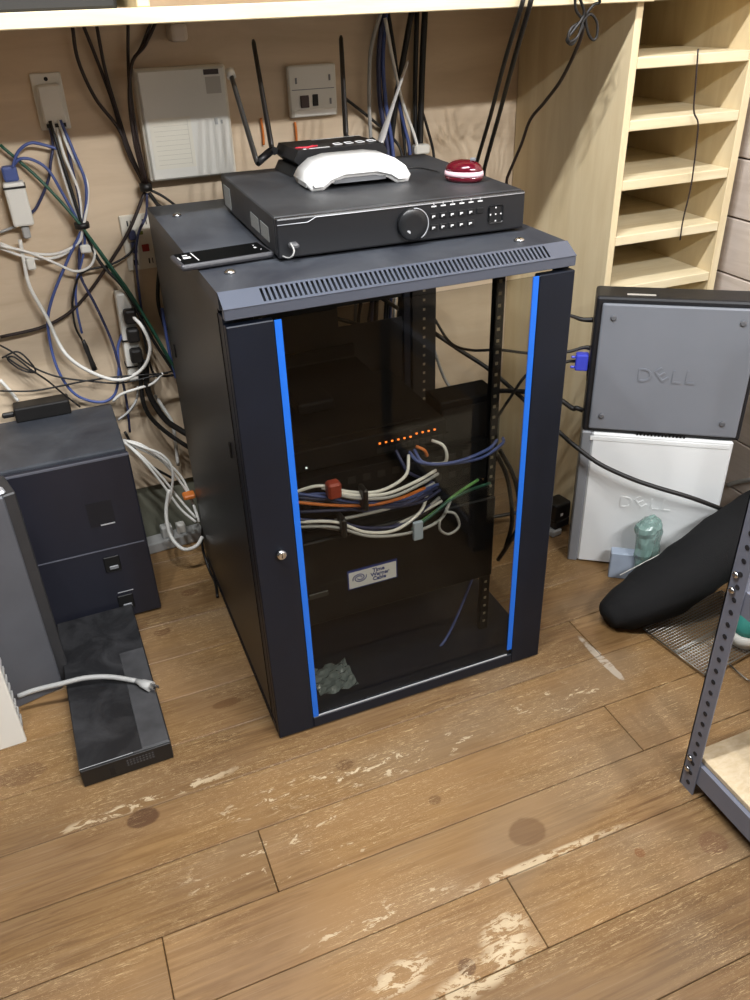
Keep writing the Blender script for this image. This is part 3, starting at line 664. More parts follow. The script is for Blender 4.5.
# upright power strip
t = thing('upright_power_strip', 'white upright power strip on the wall with black plugs in a row', 'power strip', (-.080, .80, .49)); t.rotation_euler = (0, R(2), 0)
bx('body', WPLAS, t, -.018, .018, -.02, .018, 0, .215, .005, 2)
for z in (.165, .12, .07): bx('plug', CORD, t, -.008, .020, -.045, -.02, z-.018, z+.016, .006, 2)
bx('switch', REDP, t, .004, .016, -.024, -.02, .006, .020, .001)
for z in (.10, .035): bx('strap', CORD, t, -.020, .020, -.022, .0185, z, z+.004)
# floor power strip and its plugs
t = thing('floor_power_strip', 'white power strip lying on the floor against the wall', 'power strip', (-.065, .79, 0), 4)
bx('body', GREYC, t, -.085, .080, -.022, .022, 0, .032, .004, 2); bx('end_cap', CORD, t, -.097, -.085, -.018, .018, .004, .028, .003)
bx('plug', mat('pale_grey', (200, 200, 196), .5), t, -.03, .0, -.014, .014, .032, .065, .004, 2); bx('plug', WPLAS, t, .012, .036, -.012, .012, .032, .06, .004, 2)

# ---------------------------------------------------------------- wall cables
GS = 'cords hanging from under the shelf on the left'
cords = [
 ([(-0.068,0.800,1.237),(-0.070,0.800,1.175),(-0.051,0.800,1.105),(-0.016,0.800,1.045),(0.003,0.800,0.980),(0.017,0.795,0.931)], .0038, 'dark cord bowing widest to the left from the shelf'),
 ([(-0.048,0.805,1.238),(-0.035,0.805,1.182),(-0.018,0.805,1.098),(-0.007,0.800,1.005),(0.016,0.800,0.932)], .0036, 'dark cord hanging second from the left under the shelf'),
 ([(-0.022,0.800,1.237),(-0.021,0.800,1.154),(-0.012,0.800,1.076),(-0.000,0.800,0.997),(0.018,0.790,0.931)], .0036, 'dark cord hanging third from the left under the shelf'),
 ([(0.040,0.800,1.236),(0.028,0.800,1.170),(0.017,0.775,1.108),(0.008,0.765,1.024),(0.018,0.790,0.931)], .0034, 'dark cord hanging straight down left of the wall box'),
 ([(0.098,0.800,1.238),(0.067,0.800,1.195),(0.028,0.770,1.160),(0.009,0.762,1.063),(0.020,0.785,0.932)], .0036, 'dark cord crossing in from the upper right beside the wall box'),
 ([(0.089,0.805,1.238),(0.059,0.805,1.191),(0.025,0.780,1.149),(0.016,0.770,1.042),(0.023,0.790,0.931)], .0034, 'thin dark cord just inside the crossing cord by the wall box')]
for pts, r_, lab in cords: cable('hanging_cable', pts, r_, BROWN, lab, GS)
p = [(0.019,0.790,0.925)][0]
bm = nb(); lathe(bm, [(.013, -.008), (.014, 0), (.013, .008)], 14, Matrix.Translation(p)); tag(obj('cord_clamp', bm, CORD), 'black clamp gathering the hanging cords below the wall box', 'cable tie')
more = [
 ([(0.016,0.795,0.914),(-0.036,0.785,0.836),(-0.096,0.785,0.767),(-0.153,0.790,0.708),(-0.205,0.790,0.671),(-0.266,0.790,0.651),(-0.352,0.790,0.644)], .0038, BROWN, 'dark cord running from the clamp down to the left edge'),
 ([(0.019,0.790,0.912),(0.009,0.785,0.868),(-0.017,0.780,0.828),(-0.031,0.785,0.769),(-0.037,0.790,0.681),(-0.038,0.795,0.636)], .003, NAVYC, 'navy cord passing over the outlet plate'),
 ([(0.024,0.790,0.912),(0.035,0.790,0.890),(0.046,0.790,0.863),(0.023,0.790,0.765),(0.003,0.790,0.674),(0.008,0.780,0.603)], .0045, CORD, 'black cord dropping from the clamp behind the cabinet'),
 ([(0.027,0.790,0.918),(0.051,0.790,0.903),(0.076,0.790,0.881)], .003, CORD, 'short thin cord from the clamp toward the cabinet top'),
 ([(-0.017,0.790,0.820),(-0.040,0.790,0.789),(-0.089,0.785,0.770),(-0.151,0.785,0.761),(-0.182,0.790,0.707),(-0.191,0.790,0.645),(-0.183,0.790,0.608)], .0025, CORD, 'thin black lead from outlet plug to the dangling connector'),
 ([(-0.253,0.800,1.032),(-0.193,0.800,0.959),(-0.137,0.775,0.872),(-0.090,0.775,0.766),(-0.044,0.765,0.665),(-0.005,0.765,0.553),(0.013,0.765,0.501)], .0035, GREENC, 'dark green ground wire slanting down from the left edge'),
 ([(-0.119,0.775,0.836),(-0.097,0.770,0.790),(-0.062,0.762,0.716),(-0.029,0.755,0.630),(0.003,0.755,0.538),(0.019,0.760,0.481)], .003, GREENC, 'second green wire beside the slanting ground wire'),
 ([(-0.130,0.785,0.860),(-0.109,0.780,0.781),(-0.068,0.772,0.714),(-0.032,0.765,0.603),(0.008,0.765,0.502)], .0038, CORD, 'black cord slanting alongside the green wires'),
 ([(0.008,0.780,0.657),(0.006,0.770,0.582),(0.007,0.765,0.520),(0.011,0.765,0.486)], .004, BLUEC, 'blue cable slipping behind the cabinet corner'),
 ([(-0.143,0.800,1.066),(-0.147,0.795,0.995),(-0.141,0.790,0.925),(-0.134,0.785,0.863),(-0.150,0.790,0.825),(-0.193,0.790,0.801),(-0.250,0.790,0.806),(-0.304,0.790,0.834)], .0032, WHITEC, 'white cable from the wall plate sweeping out to the left edge'),
 ([(-0.132,0.800,1.069),(-0.122,0.795,1.008),(-0.102,0.790,0.951),(-0.110,0.785,0.904),(-0.128,0.780,0.861),(-0.146,0.785,0.826),(-0.198,0.785,0.809),(-0.257,0.785,0.821),(-0.301,0.785,0.845)], .0032, WHITEC, 'white cable from the wall plate sweeping out just above its twin'),
 ([(-0.138,0.805,1.067),(-0.135,0.800,1.003),(-0.122,0.795,0.932),(-0.129,0.790,0.861)], .0032, WHITEC, 'white cable in the middle of the wall plate bundle'),
 ([(-0.128,0.800,1.069),(-0.115,0.790,1.008),(-0.105,0.785,0.940),(-0.128,0.785,0.862),(-0.168,0.785,0.803),(-0.225,0.785,0.715),(-0.249,0.785,0.650),(-0.251,0.785,0.553),(-0.226,0.780,0.484),(-0.175,0.775,0.455),(-0.137,0.775,0.469),(-0.117,0.775,0.527),(-0.108,0.785,0.577),(-0.089,0.790,0.612)], .0034, BLUEC, 'blue cable hanging in a big loop below the wall plate'),
 ([(-0.125,0.805,1.065),(-0.125,0.800,0.992),(-0.124,0.795,0.922),(-0.129,0.790,0.863)], .0032, NAVYC, 'navy cable at the right of the wall plate bundle'),
 ([(-0.148,0.800,1.069),(-0.143,0.790,1.005),(-0.136,0.785,0.931),(-0.130,0.780,0.861)], .0036, CORD, 'black cable in the wall plate bundle'),
 ([(-0.151,0.805,1.063),(-0.152,0.805,1.023),(-0.163,0.800,0.995),(-0.177,0.800,0.957),(-0.209,0.800,0.910),(-0.227,0.800,0.894)], .0032, NAVYC, 'grey-blue cable curving down behind the white injector'),
 ([(-0.141,0.795,1.014),(-0.168,0.795,1.025),(-0.196,0.790,1.032),(-0.223,0.790,1.017),(-0.241,0.790,0.988)], .0032, BLUEC, 'blue cable arching over into the injector boot'),
 ([(-0.239,0.795,0.991),(-0.222,0.790,1.004),(-0.198,0.790,1.000),(-0.173,0.785,0.979),(-0.156,0.785,0.933),(-0.136,0.785,0.872)], .0032, BLUEC, 'blue cable from the injector to the tied bundle'),
 ([(-0.131,0.785,0.856),(-0.150,0.790,0.793),(-0.155,0.790,0.749),(-0.137,0.785,0.683),(-0.119,0.780,0.595),(-0.114,0.775,0.506),(-0.114,0.790,0.428),(-0.120,0.800,0.351)], .0032, NAVYC, 'navy cable running from the tied bundle down to the floor'),
 ([(-0.127,0.785,0.856),(-0.136,0.790,0.808),(-0.169,0.790,0.735),(-0.179,0.790,0.679),(-0.180,0.790,0.624)], .0028, BLUEC, 'thin blue cable hanging behind the dangling connector'),
 ([(-0.261,0.790,0.846),(-0.264,0.790,0.799),(-0.265,0.785,0.746),(-0.247,0.780,0.679),(-0.225,0.775,0.586),(-0.172,0.765,0.531),(-0.116,0.755,0.509),(-0.063,0.750,0.531),(-0.039,0.745,0.579),(-0.047,0.745,0.629),(-0.064,0.760,0.656)], .0042, WHITEC, 'white cable looping from the injector round to the power strip'),
 ([(-0.302,0.780,0.841),(-0.251,0.780,0.821),(-0.202,0.780,0.791),(-0.165,0.780,0.768),(-0.131,0.780,0.775),(-0.115,0.780,0.804),(-0.123,0.785,0.823)], .003, WHITEC, 'white cable curling back up to a small white plug'),
 ([(-0.296,0.800,0.864),(-0.271,0.800,0.870),(-0.249,0.800,0.875)], .003, GREYC, 'short grey cable reaching the injector from the left edge'),
 ([(-0.357,0.790,0.626),(-0.336,0.785,0.608),(-0.298,0.780,0.564),(-0.250,0.775,0.534),(-0.187,0.770,0.514),(-0.121,0.760,0.500),(-0.051,0.750,0.506),(0.004,0.760,0.507)], .0022, CORD, 'thin black lead crossing level above the black computer'),
 ([(-0.384,0.790,0.520),(-0.321,0.785,0.509),(-0.266,0.780,0.510),(-0.198,0.770,0.516),(-0.130,0.760,0.517),(-0.073,0.750,0.515),(-0.007,0.760,0.504)], .0022, CORD, 'thin black lead crossing just below the other one'),
 ([(-0.303,0.780,0.557),(-0.278,0.785,0.526),(-0.254,0.785,0.491),(-0.222,0.790,0.446)], .0022, CORD, 'thin black lead slanting down to the black adapter'),
 ([(-0.378,0.800,0.542),(-0.364,0.800,0.512),(-0.353,0.800,0.484)], .004, WHITEC, 'short white cable entering behind the black adapter'),
 ([(-0.145,0.775,0.452),(-0.121,0.770,0.468),(-0.078,0.760,0.479),(-0.046,0.755,0.487),(-0.019,0.755,0.508)], .0035, WHITEC, 'white cable rising to the right behind the black computer'),
 ([(-0.143,0.770,0.403),(-0.116,0.775,0.416),(-0.091,0.780,0.441),(-0.080,0.785,0.474)], .003, GREYC, 'grey cable dropping behind the black computer'),
 ([(-0.062,0.765,0.566),(-0.074,0.765,0.484),(-0.076,0.765,0.431),(-0.062,0.765,0.387),(-0.028,0.760,0.340),(0.014,0.750,0.298)], .0055, CORD, 'thick black cord bending toward the cabinet, lower of two'),
 ([(-0.052,0.765,0.544),(-0.061,0.760,0.483),(-0.054,0.760,0.437),(-0.032,0.755,0.385),(-0.003,0.750,0.354),(0.018,0.740,0.337)], .0075, CORD, 'thickest black cord bending toward the cabinet'),
 ([(-0.044,0.790,0.441),(-0.030,0.790,0.403),(-0.015,0.790,0.361),(-0.015,0.790,0.309),(-0.019,0.790,0.236)], .0045, WHITEC, 'white cord hanging beside the thick black cords'),
 ([(-0.132,0.800,0.354),(-0.117,0.800,0.299),(-0.088,0.800,0.248),(-0.039,0.800,0.197)], .0035, CORD, 'black cord curving along the wall behind the white cables'),
 ([(-0.046,0.780,0.642),(-0.042,0.770,0.515),(-0.021,0.765,0.497),(0.007,0.765,0.494)], .003, CORD, 'black lead from the power strip to the cabinet'),
]
for pts, r_, m_, lab in more: cable('wall_cable', pts, r_, m_, lab, 'cables tangled on the left wall')
bm = nb(); p = [(-0.130,0.785,0.862)][0]; lathe(bm, [(.0155, -.006), (.016, 0), (.0155, .006)], 14, Matrix.Translation(p)); tag(obj('cable_strap', bm, CORD), 'black strap around the wall plate cable bundle', 'cable tie')
a, b = [(-0.181,0.790,0.608),(-0.170,0.785,0.533)]
bm = nb(); tube(bm, [a, (Vector(a)*.75+Vector(b)*.25), (Vector(a)*.5+Vector(b)*.5), b], [.004, .006, .005, .0065], 8, 2); tag(obj('dangling_connector', bm, CORD), 'black barrel connector dangling against the wall', 'connector')
p = [(-0.132,0.785,0.813)][0]; tag(bx('white_plug', WPLAS, None, p[0]-.012, p[0]+.012, p[1]-.006, p[1]+.008, p[2]-.010, p[2]+.008, .003), 'small white plug hanging just below the black strap', 'plug')
p = [(-0.251,0.785,0.794)][0]; tag(bx('white_plug', WPLAS, None, p[0]-.009, p[0]+.009, p[1]-.006, p[1]+.008, p[2]-.012, p[2]+.012, .003), 'small white plug hanging under the white injector', 'plug')
# tangle of thin lead at the far left
bm = nb()
tg = [(-0.360,0.785,0.598),(-0.324,0.785,0.606),(-0.302,0.780,0.574),(-0.300,0.780,0.554),(-0.326,0.785,0.562),(-0.349,0.785,0.591),(-0.335,0.782,0.597),(-0.308,0.778,0.564),(-0.298,0.778,0.552),(-0.328,0.783,0.573),(-0.353,0.787,0.600)]
tube(bm, tg, .0022, 6, 6); tag(obj('knotted_lead', bm, CORD), 'thin black lead knotted in a small hank at the left edge', 'cable')
# white network bundle between computer and cabinet
GW = 'white network cables leaving the black computer'
for k, (pts, lab) in enumerate([
 ([(-0.145,0.760,0.353),(-0.106,0.740,0.342),(-0.065,0.730,0.301),(-0.026,0.720,0.244),(-0.012,0.700,0.192),(-0.004,0.670,0.131)], 'white network cable along the top of the bundle'),
 ([(-0.145,0.750,0.355),(-0.102,0.730,0.329),(-0.061,0.720,0.291),(-0.026,0.710,0.223),(-0.011,0.690,0.177),(-0.006,0.660,0.132)], 'white network cable second from the top of the bundle'),
 ([(-0.144,0.740,0.359),(-0.112,0.720,0.323),(-0.075,0.710,0.262),(-0.043,0.700,0.194),(-0.012,0.660,0.146)], 'white network cable through the middle of the bundle'),
 ([(-0.142,0.730,0.361),(-0.108,0.710,0.313),(-0.073,0.700,0.238),(-0.045,0.680,0.173),(-0.015,0.650,0.140)], 'white network cable along the bottom of the bundle'),
 ([(-0.141,0.745,0.359),(-0.097,0.720,0.339),(-0.062,0.700,0.321),(-0.045,0.690,0.285),(-0.054,0.690,0.229),(-0.071,0.690,0.184)], 'white network cable bending straight down from the bundle'),
]): cable('network_cable', pts, .0034, WHITEC, lab, GW)
cable('white_power_cable', [(-0.062,0.690,0.226),(-0.080,0.680,0.171),(-0.083,0.660,0.114),(-0.061,0.630,0.083),(-0.028,0.620,0.089),(-0.007,0.640,0.098)], .005, WHITEC, 'thick white cord looping down to the floor by the cabinet')
p = [(-0.014,0.685,0.201)][0]; bm = nb(); box(bm, p[0]-.018, p[0]+.012, p[1]-.014, p[1]+.014, p[2]-.006, p[2]+.006, .003); tag(obj('orange_tie', bm, ORANGE), 'orange tie around the white network cables', 'cable tie')
cable('black_cable', [(.008, .665, .14), (-.008, .66, .06), (-.006, .62, .01), (-.004, .56, .006), (-.012, .5, .006)], .0035, CORD, 'black cord slipping down the rear corner of the cabinet')

# cables behind the recorder
GC = 'cables hanging behind the router'
for pts, r_, m_, lab in [
 ([(0.587,0.790,1.235),(0.560,0.790,1.162),(0.552,0.790,1.062),(0.553,0.790,0.965)], .0045, GREYC, 'grey cable bowing leftmost behind the router'),
 ([(0.598,0.800,1.234),(0.584,0.800,1.161),(0.583,0.800,1.059),(0.596,0.790,0.946)], .006, NAVYC, 'navy cable bundle strand right of the grey cable'),
 ([(0.603,0.800,1.234),(0.593,0.800,1.140),(0.594,0.790,1.048),(0.609,0.790,0.945)], .005, BLUEC, 'blue cable hanging behind the shiny antenna'),
 ([(0.608,0.800,1.234),(0.623,0.800,1.149),(0.631,0.800,1.066),(0.641,0.790,0.942)], .004, CORD, 'black cable bending right behind the shiny antenna'),
 ([(0.594,0.785,1.223),(0.609,0.785,1.150),(0.630,0.780,1.057),(0.661,0.760,0.949)], .004, WHITEC, 'white cable slanting down to the white plug'),
 ([(0.624,0.790,1.061),(0.639,0.790,1.002),(0.649,0.780,0.943)], .0045, BLUEC, 'short blue cable beside the white slanting cable'),
 ([(0.662,0.790,1.236),(0.641,0.790,1.148),(0.622,0.790,1.067),(0.608,0.800,0.948)], .007, CORD, 'thick black cord slanting left behind the antenna'),
 ([(0.679,0.800,1.235),(0.673,0.800,1.074),(0.674,0.800,0.938)], .006, CORD, 'thick black cord hanging straight, left of two'),
 ([(0.694,0.790,1.235),(0.686,0.790,1.095),(0.681,0.790,0.943)], .0075, CORD, 'thick black cord hanging straight, right of two'),
 ([(0.686,0.795,1.035),(0.704,0.795,0.986),(0.718,0.790,0.926)], .0035, CORD, 'short black cord curving right by the white plug'),
 ([(0.490,0.800,1.073),(0.557,0.800,1.022),(0.614,0.800,0.974),(0.633,0.790,0.934)], .0035, CORD, 'black cord slanting behind the third antenna')]:
    e = pts[-1]
    cable('hanging_cable', pts + [(e[0]-.01, .77, e[2]-.08), (e[0]-.06, .76, e[2]-.3), (e[0]-.08, .76, e[2]-.55)], r_, m_, lab, GC)
p = [(0.672,0.765,0.954)][0]; tag(bx('white_plug', WPLAS, None, p[0]-.02, p[0]+.02, p[1]-.01, p[1]+.014, p[2]-.016, p[2]+.006, .004), 'white plug behind the rear edge of the recorder', 'plug')
cable('black_cable', [(0.684,0.352,1.261),(0.679,0.352,1.239),(0.708,0.450,1.150),(0.763,0.600,1.027),(0.784,0.700,0.901),(0.795,0.740,0.824)] + [(.60, .75, .80), (.50, .75, .62), (.46, .75, .30)], .0045, CORD, 'black cord hanging over the shelf edge, left of the pair')
cable('black_cable', [(0.700,0.352,1.260),(0.696,0.352,1.239),(0.728,0.450,1.149),(0.788,0.600,1.037),(0.809,0.700,0.899),(0.818,0.740,0.809)] + [(.62, .76, .78), (.53, .76, .60), (.49, .76, .28)], .005, CORD, 'black cord hanging over the shelf edge, right of the pair')
bm = nb()
cl = [(0.790,0.350,1.261),(0.799,0.355,1.232),(0.818,0.360,1.215),(0.797,0.360,1.204),(0.790,0.360,1.190),(0.795,0.360,1.180),(0.812,0.360,1.189),(0.820,0.360,1.212),(0.835,0.360,1.224),(0.852,0.360,1.210),(0.855,0.360,1.187),(0.848,0.362,1.181),(0.835,0.362,1.194),(0.826,0.360,1.221),(0.838,0.355,1.239),(0.847,0.350,1.243),(0.831,0.345,1.256),(0.801,0.348,1.254),(0.818,0.355,1.225),(0.800,0.358,1.199),(0.789,0.362,1.183),(0.805,0.364,1.176),(0.824,0.366,1.202),(0.828,0.366,1.218)]
tube(bm, cl, .0028, 6, 5); tag(obj('coiled_cable', bm, CORD), 'tangled black cord hanging from the shelf corner by the pigeonholes', 'cable')
cable('black_cable', [(0.829,0.370,1.218),(0.845,0.400,1.180),(0.877,0.500,1.105),(0.890,0.580,1.052),(0.892,0.640,1.009),(0.902,0.690,0.948),(0.895,0.735,0.867),(0.886,0.750,0.812)] + [(.66, .77, .78), (.58, .77, .58), (.53, .77, .28)], .0038, BROWN, 'brown cord slanting down from the tangled cord to the recorder')
cable('thin_cable', [(1.120,0.378,1.152),(1.125,0.376,1.095),(1.132,0.376,1.037),(1.143,0.370,1.013),(1.150,0.372,0.977),(1.156,0.374,0.883),(1.151,0.376,0.807),(1.155,0.380,0.760)], .0018, BROWN, 'thin dark cord hanging across the pigeonhole shelves')

# ---------------------------------------------------------------- computers on the right
pc = thing('white_computer_case', 'white computer case with a grey edge standing under the grey computer', 'computer', (.868, .272, 0), -35)
WC = mat('case_white', (226, 228, 228), .4); GCs = mat('case_grey', (128, 130, 134), .4)
bx('side_panel', WC, pc, .016, .330, .0, .012, .004, .374, .004); bx('chassis', mat('chassis_grey', (150, 152, 154), .45), pc, .0, .327, .012, .098, .002, .373, .002)
bx('front_bezel', GCs, pc, -.008, .016, .002, .100, .0, .3745, .003)
bm = nb(); box(bm, .012, .322, -.0015, .0, .355, .366, .001); obj('top_lip', bm, WC, pc)
textmesh('embossed_logo', [('D', .045, 0, 0, 0), ('E', .045, .034, .003, R(38)), ('L', .045, .066, 0, 0), ('L', .045, .094, 0, 0)], WC, pc, Matrix.Translation((.115, -.0008, .190)) @ FRONT, .0007)
dl = thing('grey_desktop_computer', 'grey desktop computer with black edges stacked on the white case', 'computer', (.873, .270, .375), -35)
bx('case', BLACK, dl, -.014, .336, .004, .085, .0, .324, .006, 2)
GP = mat('lid_grey', (122, 126, 134), .4, .1, var=.06, vscale=5)
bx('grey_lid', GP, dl, .0, .326, -.004, .004, .010, .311, .004, 2)
for x in (.026, .290):
    for z in (.045, .280):
        bm = nb(); lathe(bm, [(.0065, 0), (.006, .003), (.004, .0035)], 14, Matrix.Translation((x, -.004, z)) @ Matrix.Rotation(R(90), 4, 'X')); obj('rubber_foot', bm, mat('foot_grey', (92, 93, 97), .5), dl)
textmesh('logo', [('D', .046, 0, 0, 0), ('E', .046, .036, .003, R(38)), ('L', .046, .067, 0, 0), ('L', .046, .096, 0, 0)], GP, dl, Matrix.Translation((.108, -.0042, .150)) @ FRONT, .0016)
for k in range(14): bx('vent_tooth', BLACK, dl, .11+.008*k, .114+.008*k, -.0005, .004, .0, .006)
bx('top_label', mat('grey_label', (178, 174, 166), .7), dl, .05, .11, .02, .03, .324, .3245)
vg = [(0.865,0.300,0.543)][0]
bx('port', DARK, dl, -.016, -.014, .02, .06, .12, .16)
t = thing('vga_plug', 'blue video plug pushed into the edge of the grey computer', 'plug', (.873, .270, .375), -35)
bx('hood', mat('vga_blue', (60, 70, 190), .4), t, -.045, -.016, .012, .036, .145, .185, .004, 2); bx('thumb_screw', mat('vga_blue', (60, 70, 190), .4), t, -.055, -.045, .014, .020, .150, .156, .002); bx('thumb_screw', mat('vga_blue', (60, 70, 190), .4), t, -.055, -.045, .014, .020, .174, .180, .002)
M35 = Matrix.Translation((.873, .270, .375)) @ Matrix.Rotation(R(-35), 4, 'Z')
def L35(x, y, z): return tuple(M35 @ Vector((x, y, z)))
cable('black_lead', [L35(-.015, .03, .262), L35(-.04, .03, .262)] + [(0.821,0.330,0.649),(0.795,0.340,0.634),(0.801,0.360,0.560),(0.849,0.400,0.353)], [.006, .005, .003, .003, .003, .003], CORD, 'black plug and lead at the top edge of the grey computer')
cable('black_lead', [L35(-.015, .03, .196), L35(-.03, .03, .196)] + [(0.830,0.330,0.560),(0.756,0.360,0.560),(0.707,0.410,0.559),(0.661,0.470,0.546),(0.638,0.530,0.549),(0.619,0.580,0.597)], [.006, .004, .0034, .0034, .0034, .0034, .0034, .0034], CORD, 'black lead just above the blue video plug, sagging behind the cabinet')
cable('black_lead', [L35(-.045, .024, .165)] + [(0.833,0.330,0.535),(0.760,0.360,0.513),(0.723,0.380,0.447),(0.702,0.400,0.390)], .0035, CORD, 'black lead trailing from the blue video plug')
cable('black_power_cable', [L35(-.015, .03, .04), L35(-.03, .03, .045)] + [(0.858,0.320,0.418),(0.824,0.340,0.443),(0.769,0.380,0.453),(0.714,0.460,0.434),(0.655,0.530,0.407),(0.615,0.580,0.366)], .006, CORD, 'thick black power cord from the lower edge of the grey computer')
cable('black_power_cable', [(0.619,0.585,0.560),(0.676,0.550,0.515),(0.729,0.490,0.475),(0.772,0.400,0.426),(0.828,0.330,0.362),(0.841,0.270,0.344),(0.880,0.220,0.311),(0.932,0.170,0.286),(0.979,0.135,0.269),(1.046,0.090,0.248),(1.122,0.060,0.212)], .0055, CORD, 'long black power cord slung across the white computer case')
t = thing('power_adapter_cluster', 'black power adapter with a grey plug on the floor behind the white case', 'power adapter', (.912, .405, .0), 10)
bx('adapter', CORD, t, -.03, .025, -.02, .03, .045, .098, .006, 2); bx('socket_block', BLACK, t, -.025, .028, -.018, .03, .018, .046, .004); bx('grey_plug', GREYC, t, -.035, .0, -.022, .02, .0, .020, .004); bx('indicator', WPRINT, t, -.012, -.004, -.0212, -.02, .062, .070)
cable('black_lead', [(.875, .40, .085), (.80, .41, .09), (.70, .44, .08), (.62, .48, .09)], .005, CORD, 'black lead running from the floor adapter behind the cabinet')
cable('white_conduit', [(1.322,0.238,0.131),(1.322,0.209,0.156),(1.322,0.146,0.202)], .006, GREYC, 'pale conduit along the right wall above the bag')

# crumpled bottle, clear box, stick
bm = nb(); prof = [(.020, 0), (.031, .004), (.033, .03), (.030, .06), (.033, .09), (.031, .125), (.033, .155), (.030, .168), (.020, .180), (.008, .19)]
lathe(bm, prof, 20)
bmesh.ops.subdivide_edges(bm, edges=bm.edges[:], cuts=1, use_grid_fill=True)
for v in bm.verts:
    n3 = noise.noise_vector(v.co*38); n4 = noise.noise_vector(v.co*95); v.co += Vector((n3.x, n3.y, n3.z*.4))*.007 + n4*.004
for f in bm.faces: f.smooth = False
bmesh.ops.transform(bm, matrix=Matrix.Translation((.985, .125, .004)) @ Matrix.Rotation(R(-4), 4, 'Y') @ Matrix.Diagonal((1.05, .75, 1, 1)), verts=bm.verts[:])
tag(obj('plastic_bottle', bm, film('teal_clear_plastic', (124, 156, 148), .62, .2)), 'crumpled greenish clear plastic bottle leaning on the white case', 'bottle')
bm = nb(); box(bm, 0, .07, 0, .03, 0, .075, .002); bmesh.ops.transform(bm, matrix=Matrix.Translation((.912, .172, 0)) @ Matrix.Rotation(R(-35), 4, 'Z'), verts=bm.verts[:])
tag(obj('clear_plastic_box', bm, film('pale_blue_plastic', (170, 182, 200), .8, .2)), 'pale blue clear plastic box beside the crumpled bottle', 'box')
cable('plastic_stick', [(0.885,0.100,0.065),(0.979,0.075,0.118)], .0015, WHITEC, 'thin white stick slanting in front of the crumpled bottle', None, 5, 'stick')

# black fabric bag
bm = nb()
axis_ = [(.786, .022, .028), (.797, .021, .032), (.83, .018, .040), (.885, .008, .060), (.96, .0, .098), (1.05, -.005, .145), (1.15, -.005, .195), (1.27, -.01, .245)]
tube(bm, axis_, [.012, .036, .052, .064, .072, .074, .070, .066], 20, 6, True, .95)
for v in bm.verts:
    n1 = noise.noise(v.co*14); n2 = noise.noise(v.co*34)
    v.co += Vector((0, .6, .8))*(.009*n1 + .005*n2)
    if v.co.z < .002: v.co.z = .002
bgm = mat('black_fabric', (22, 22, 23), .85, bump=.4, bscale=500, spec=.2)
tag(obj('tripod_bag', bm, bgm), 'long black fabric bag lying slanted against the white case', 'bag')
# wire mesh tray
t = thing('wire_mesh_tray', 'silver wire mesh rack lying on the floor by the grey post', 'wire rack', (1.0, -.11, 0), 8)
MW = mat('bright_wire', (140, 138, 132), .3, .9)
bm = nb()
nx, ny = 34, 24; x0, x1, y0, y1 = -.13, .13, -.085, .095
def wire(bm, a, b, r): tube(bm, [a, b], r, 4, 1, False)
for i in range(nx+1):
    x = x0+(x1-x0)*i/nx; wire(bm, (x, y0, .012), (x, y1, .012), .0012)
for j in range(ny+1):
    y = y0+(y1-y0)*j/ny; wire(bm, (x0, y, .013), (x1, y, .013), .0012)
o = obj('mesh_grid', bm, MW, t); o['kind'] = 'stuff'
bm = nb()
for a, b in (((x0, y0), (x1, y0)), ((x1, y0), (x1, y1)), ((x1, y1), (x0, y1)), ((x0, y1), (x0, y0))): wire(bm, (a[0], a[1], .0125), (b[0], b[1], .0125), .0022)
obj('rim_wire', bm, MW, t)
bm = nb(); wire(bm, (x0, -.0, .0155), (x1, -.0, .0155), .002); obj('cross_wire', bm, MW, t)
bm = nb(); tube(bm, [(-.06, y0, .012), (-.065, y0-.05, .01), (-.05, y0-.058, .01), (.03, y0-.05, .01), (.10, y0, .012)], .002, 6, 2); obj('handle_wire', bm, MW, t)
for x in (x0+.01, x1-.01):
    for y in (y0+.01, y1-.01): bx('foot', MW, t, x-.002, x+.002, y-.002, y+.002, 0, .012)

# ---------------------------------------------------------------- steel shelving at lower right
GM = mat('slate_enamel', (114, 118, 132), .45, var=.06, vscale=15)
su = thing('steel_shelving_unit', 'slate grey bolted steel shelving unit with a particle board shelf', 'shelving', (.657, -.402, 0))
def post(dx, dy, sx, sy):
    bm = nb(); box(bm, dx, dx+sx*.0025, dy, dy+sy*.034, 0, 1.0); box(bm, dx, dx+sx*.034, dy, dy+sy*.0025, 0, 1.0)
    return obj('corner_post', bm, GM, su)
p1 = post(0, 0, 1, -1); post(0, -.62, 1, 1); post(.46, 0, -1, -1); post(.46, -.62, -1, 1)
hole = mat('hole_dark', (30, 30, 36), .7)
bm = nb(); lathe(bm, [(.0045, 0), (.0045, .0012)], 10, Matrix.Translation((-.001, -.019, 0)) @ Matrix.Rotation(R(90), 4, 'Y')); hm = None
z = .02; k = 0
for z in [.02+.025*i for i in range(38)]:
    if hm is None: h = obj('bolt_hole', bm, hole, p1); hm = h.data
    else: h = bpy.data.objects.new('bolt_hole', hm); C.objects.link(h); h.parent = p1
    h.location.z = z
    h2 = bpy.data.objects.new('bolt_hole', hm); C.objects.link(h2); h2.parent = p1; h2.location = (.002, -.0245, z); h2.rotation_euler = (0, 0, R(90)); h2.location = (.0, -.0018, z)
bm = nb(); lathe(bm, [(.006, 0), (.006, .003), (.003, .005)], 12, Matrix.Translation((-.001, -.012, .05)) @ Matrix.Rotation(R(-90), 4, 'Y')); b1 = obj('bolt', bm, CHROME, su)
for z in (.028, .41, .44):
    c = b1.copy(); C.objects.link(c); c.location.z = z
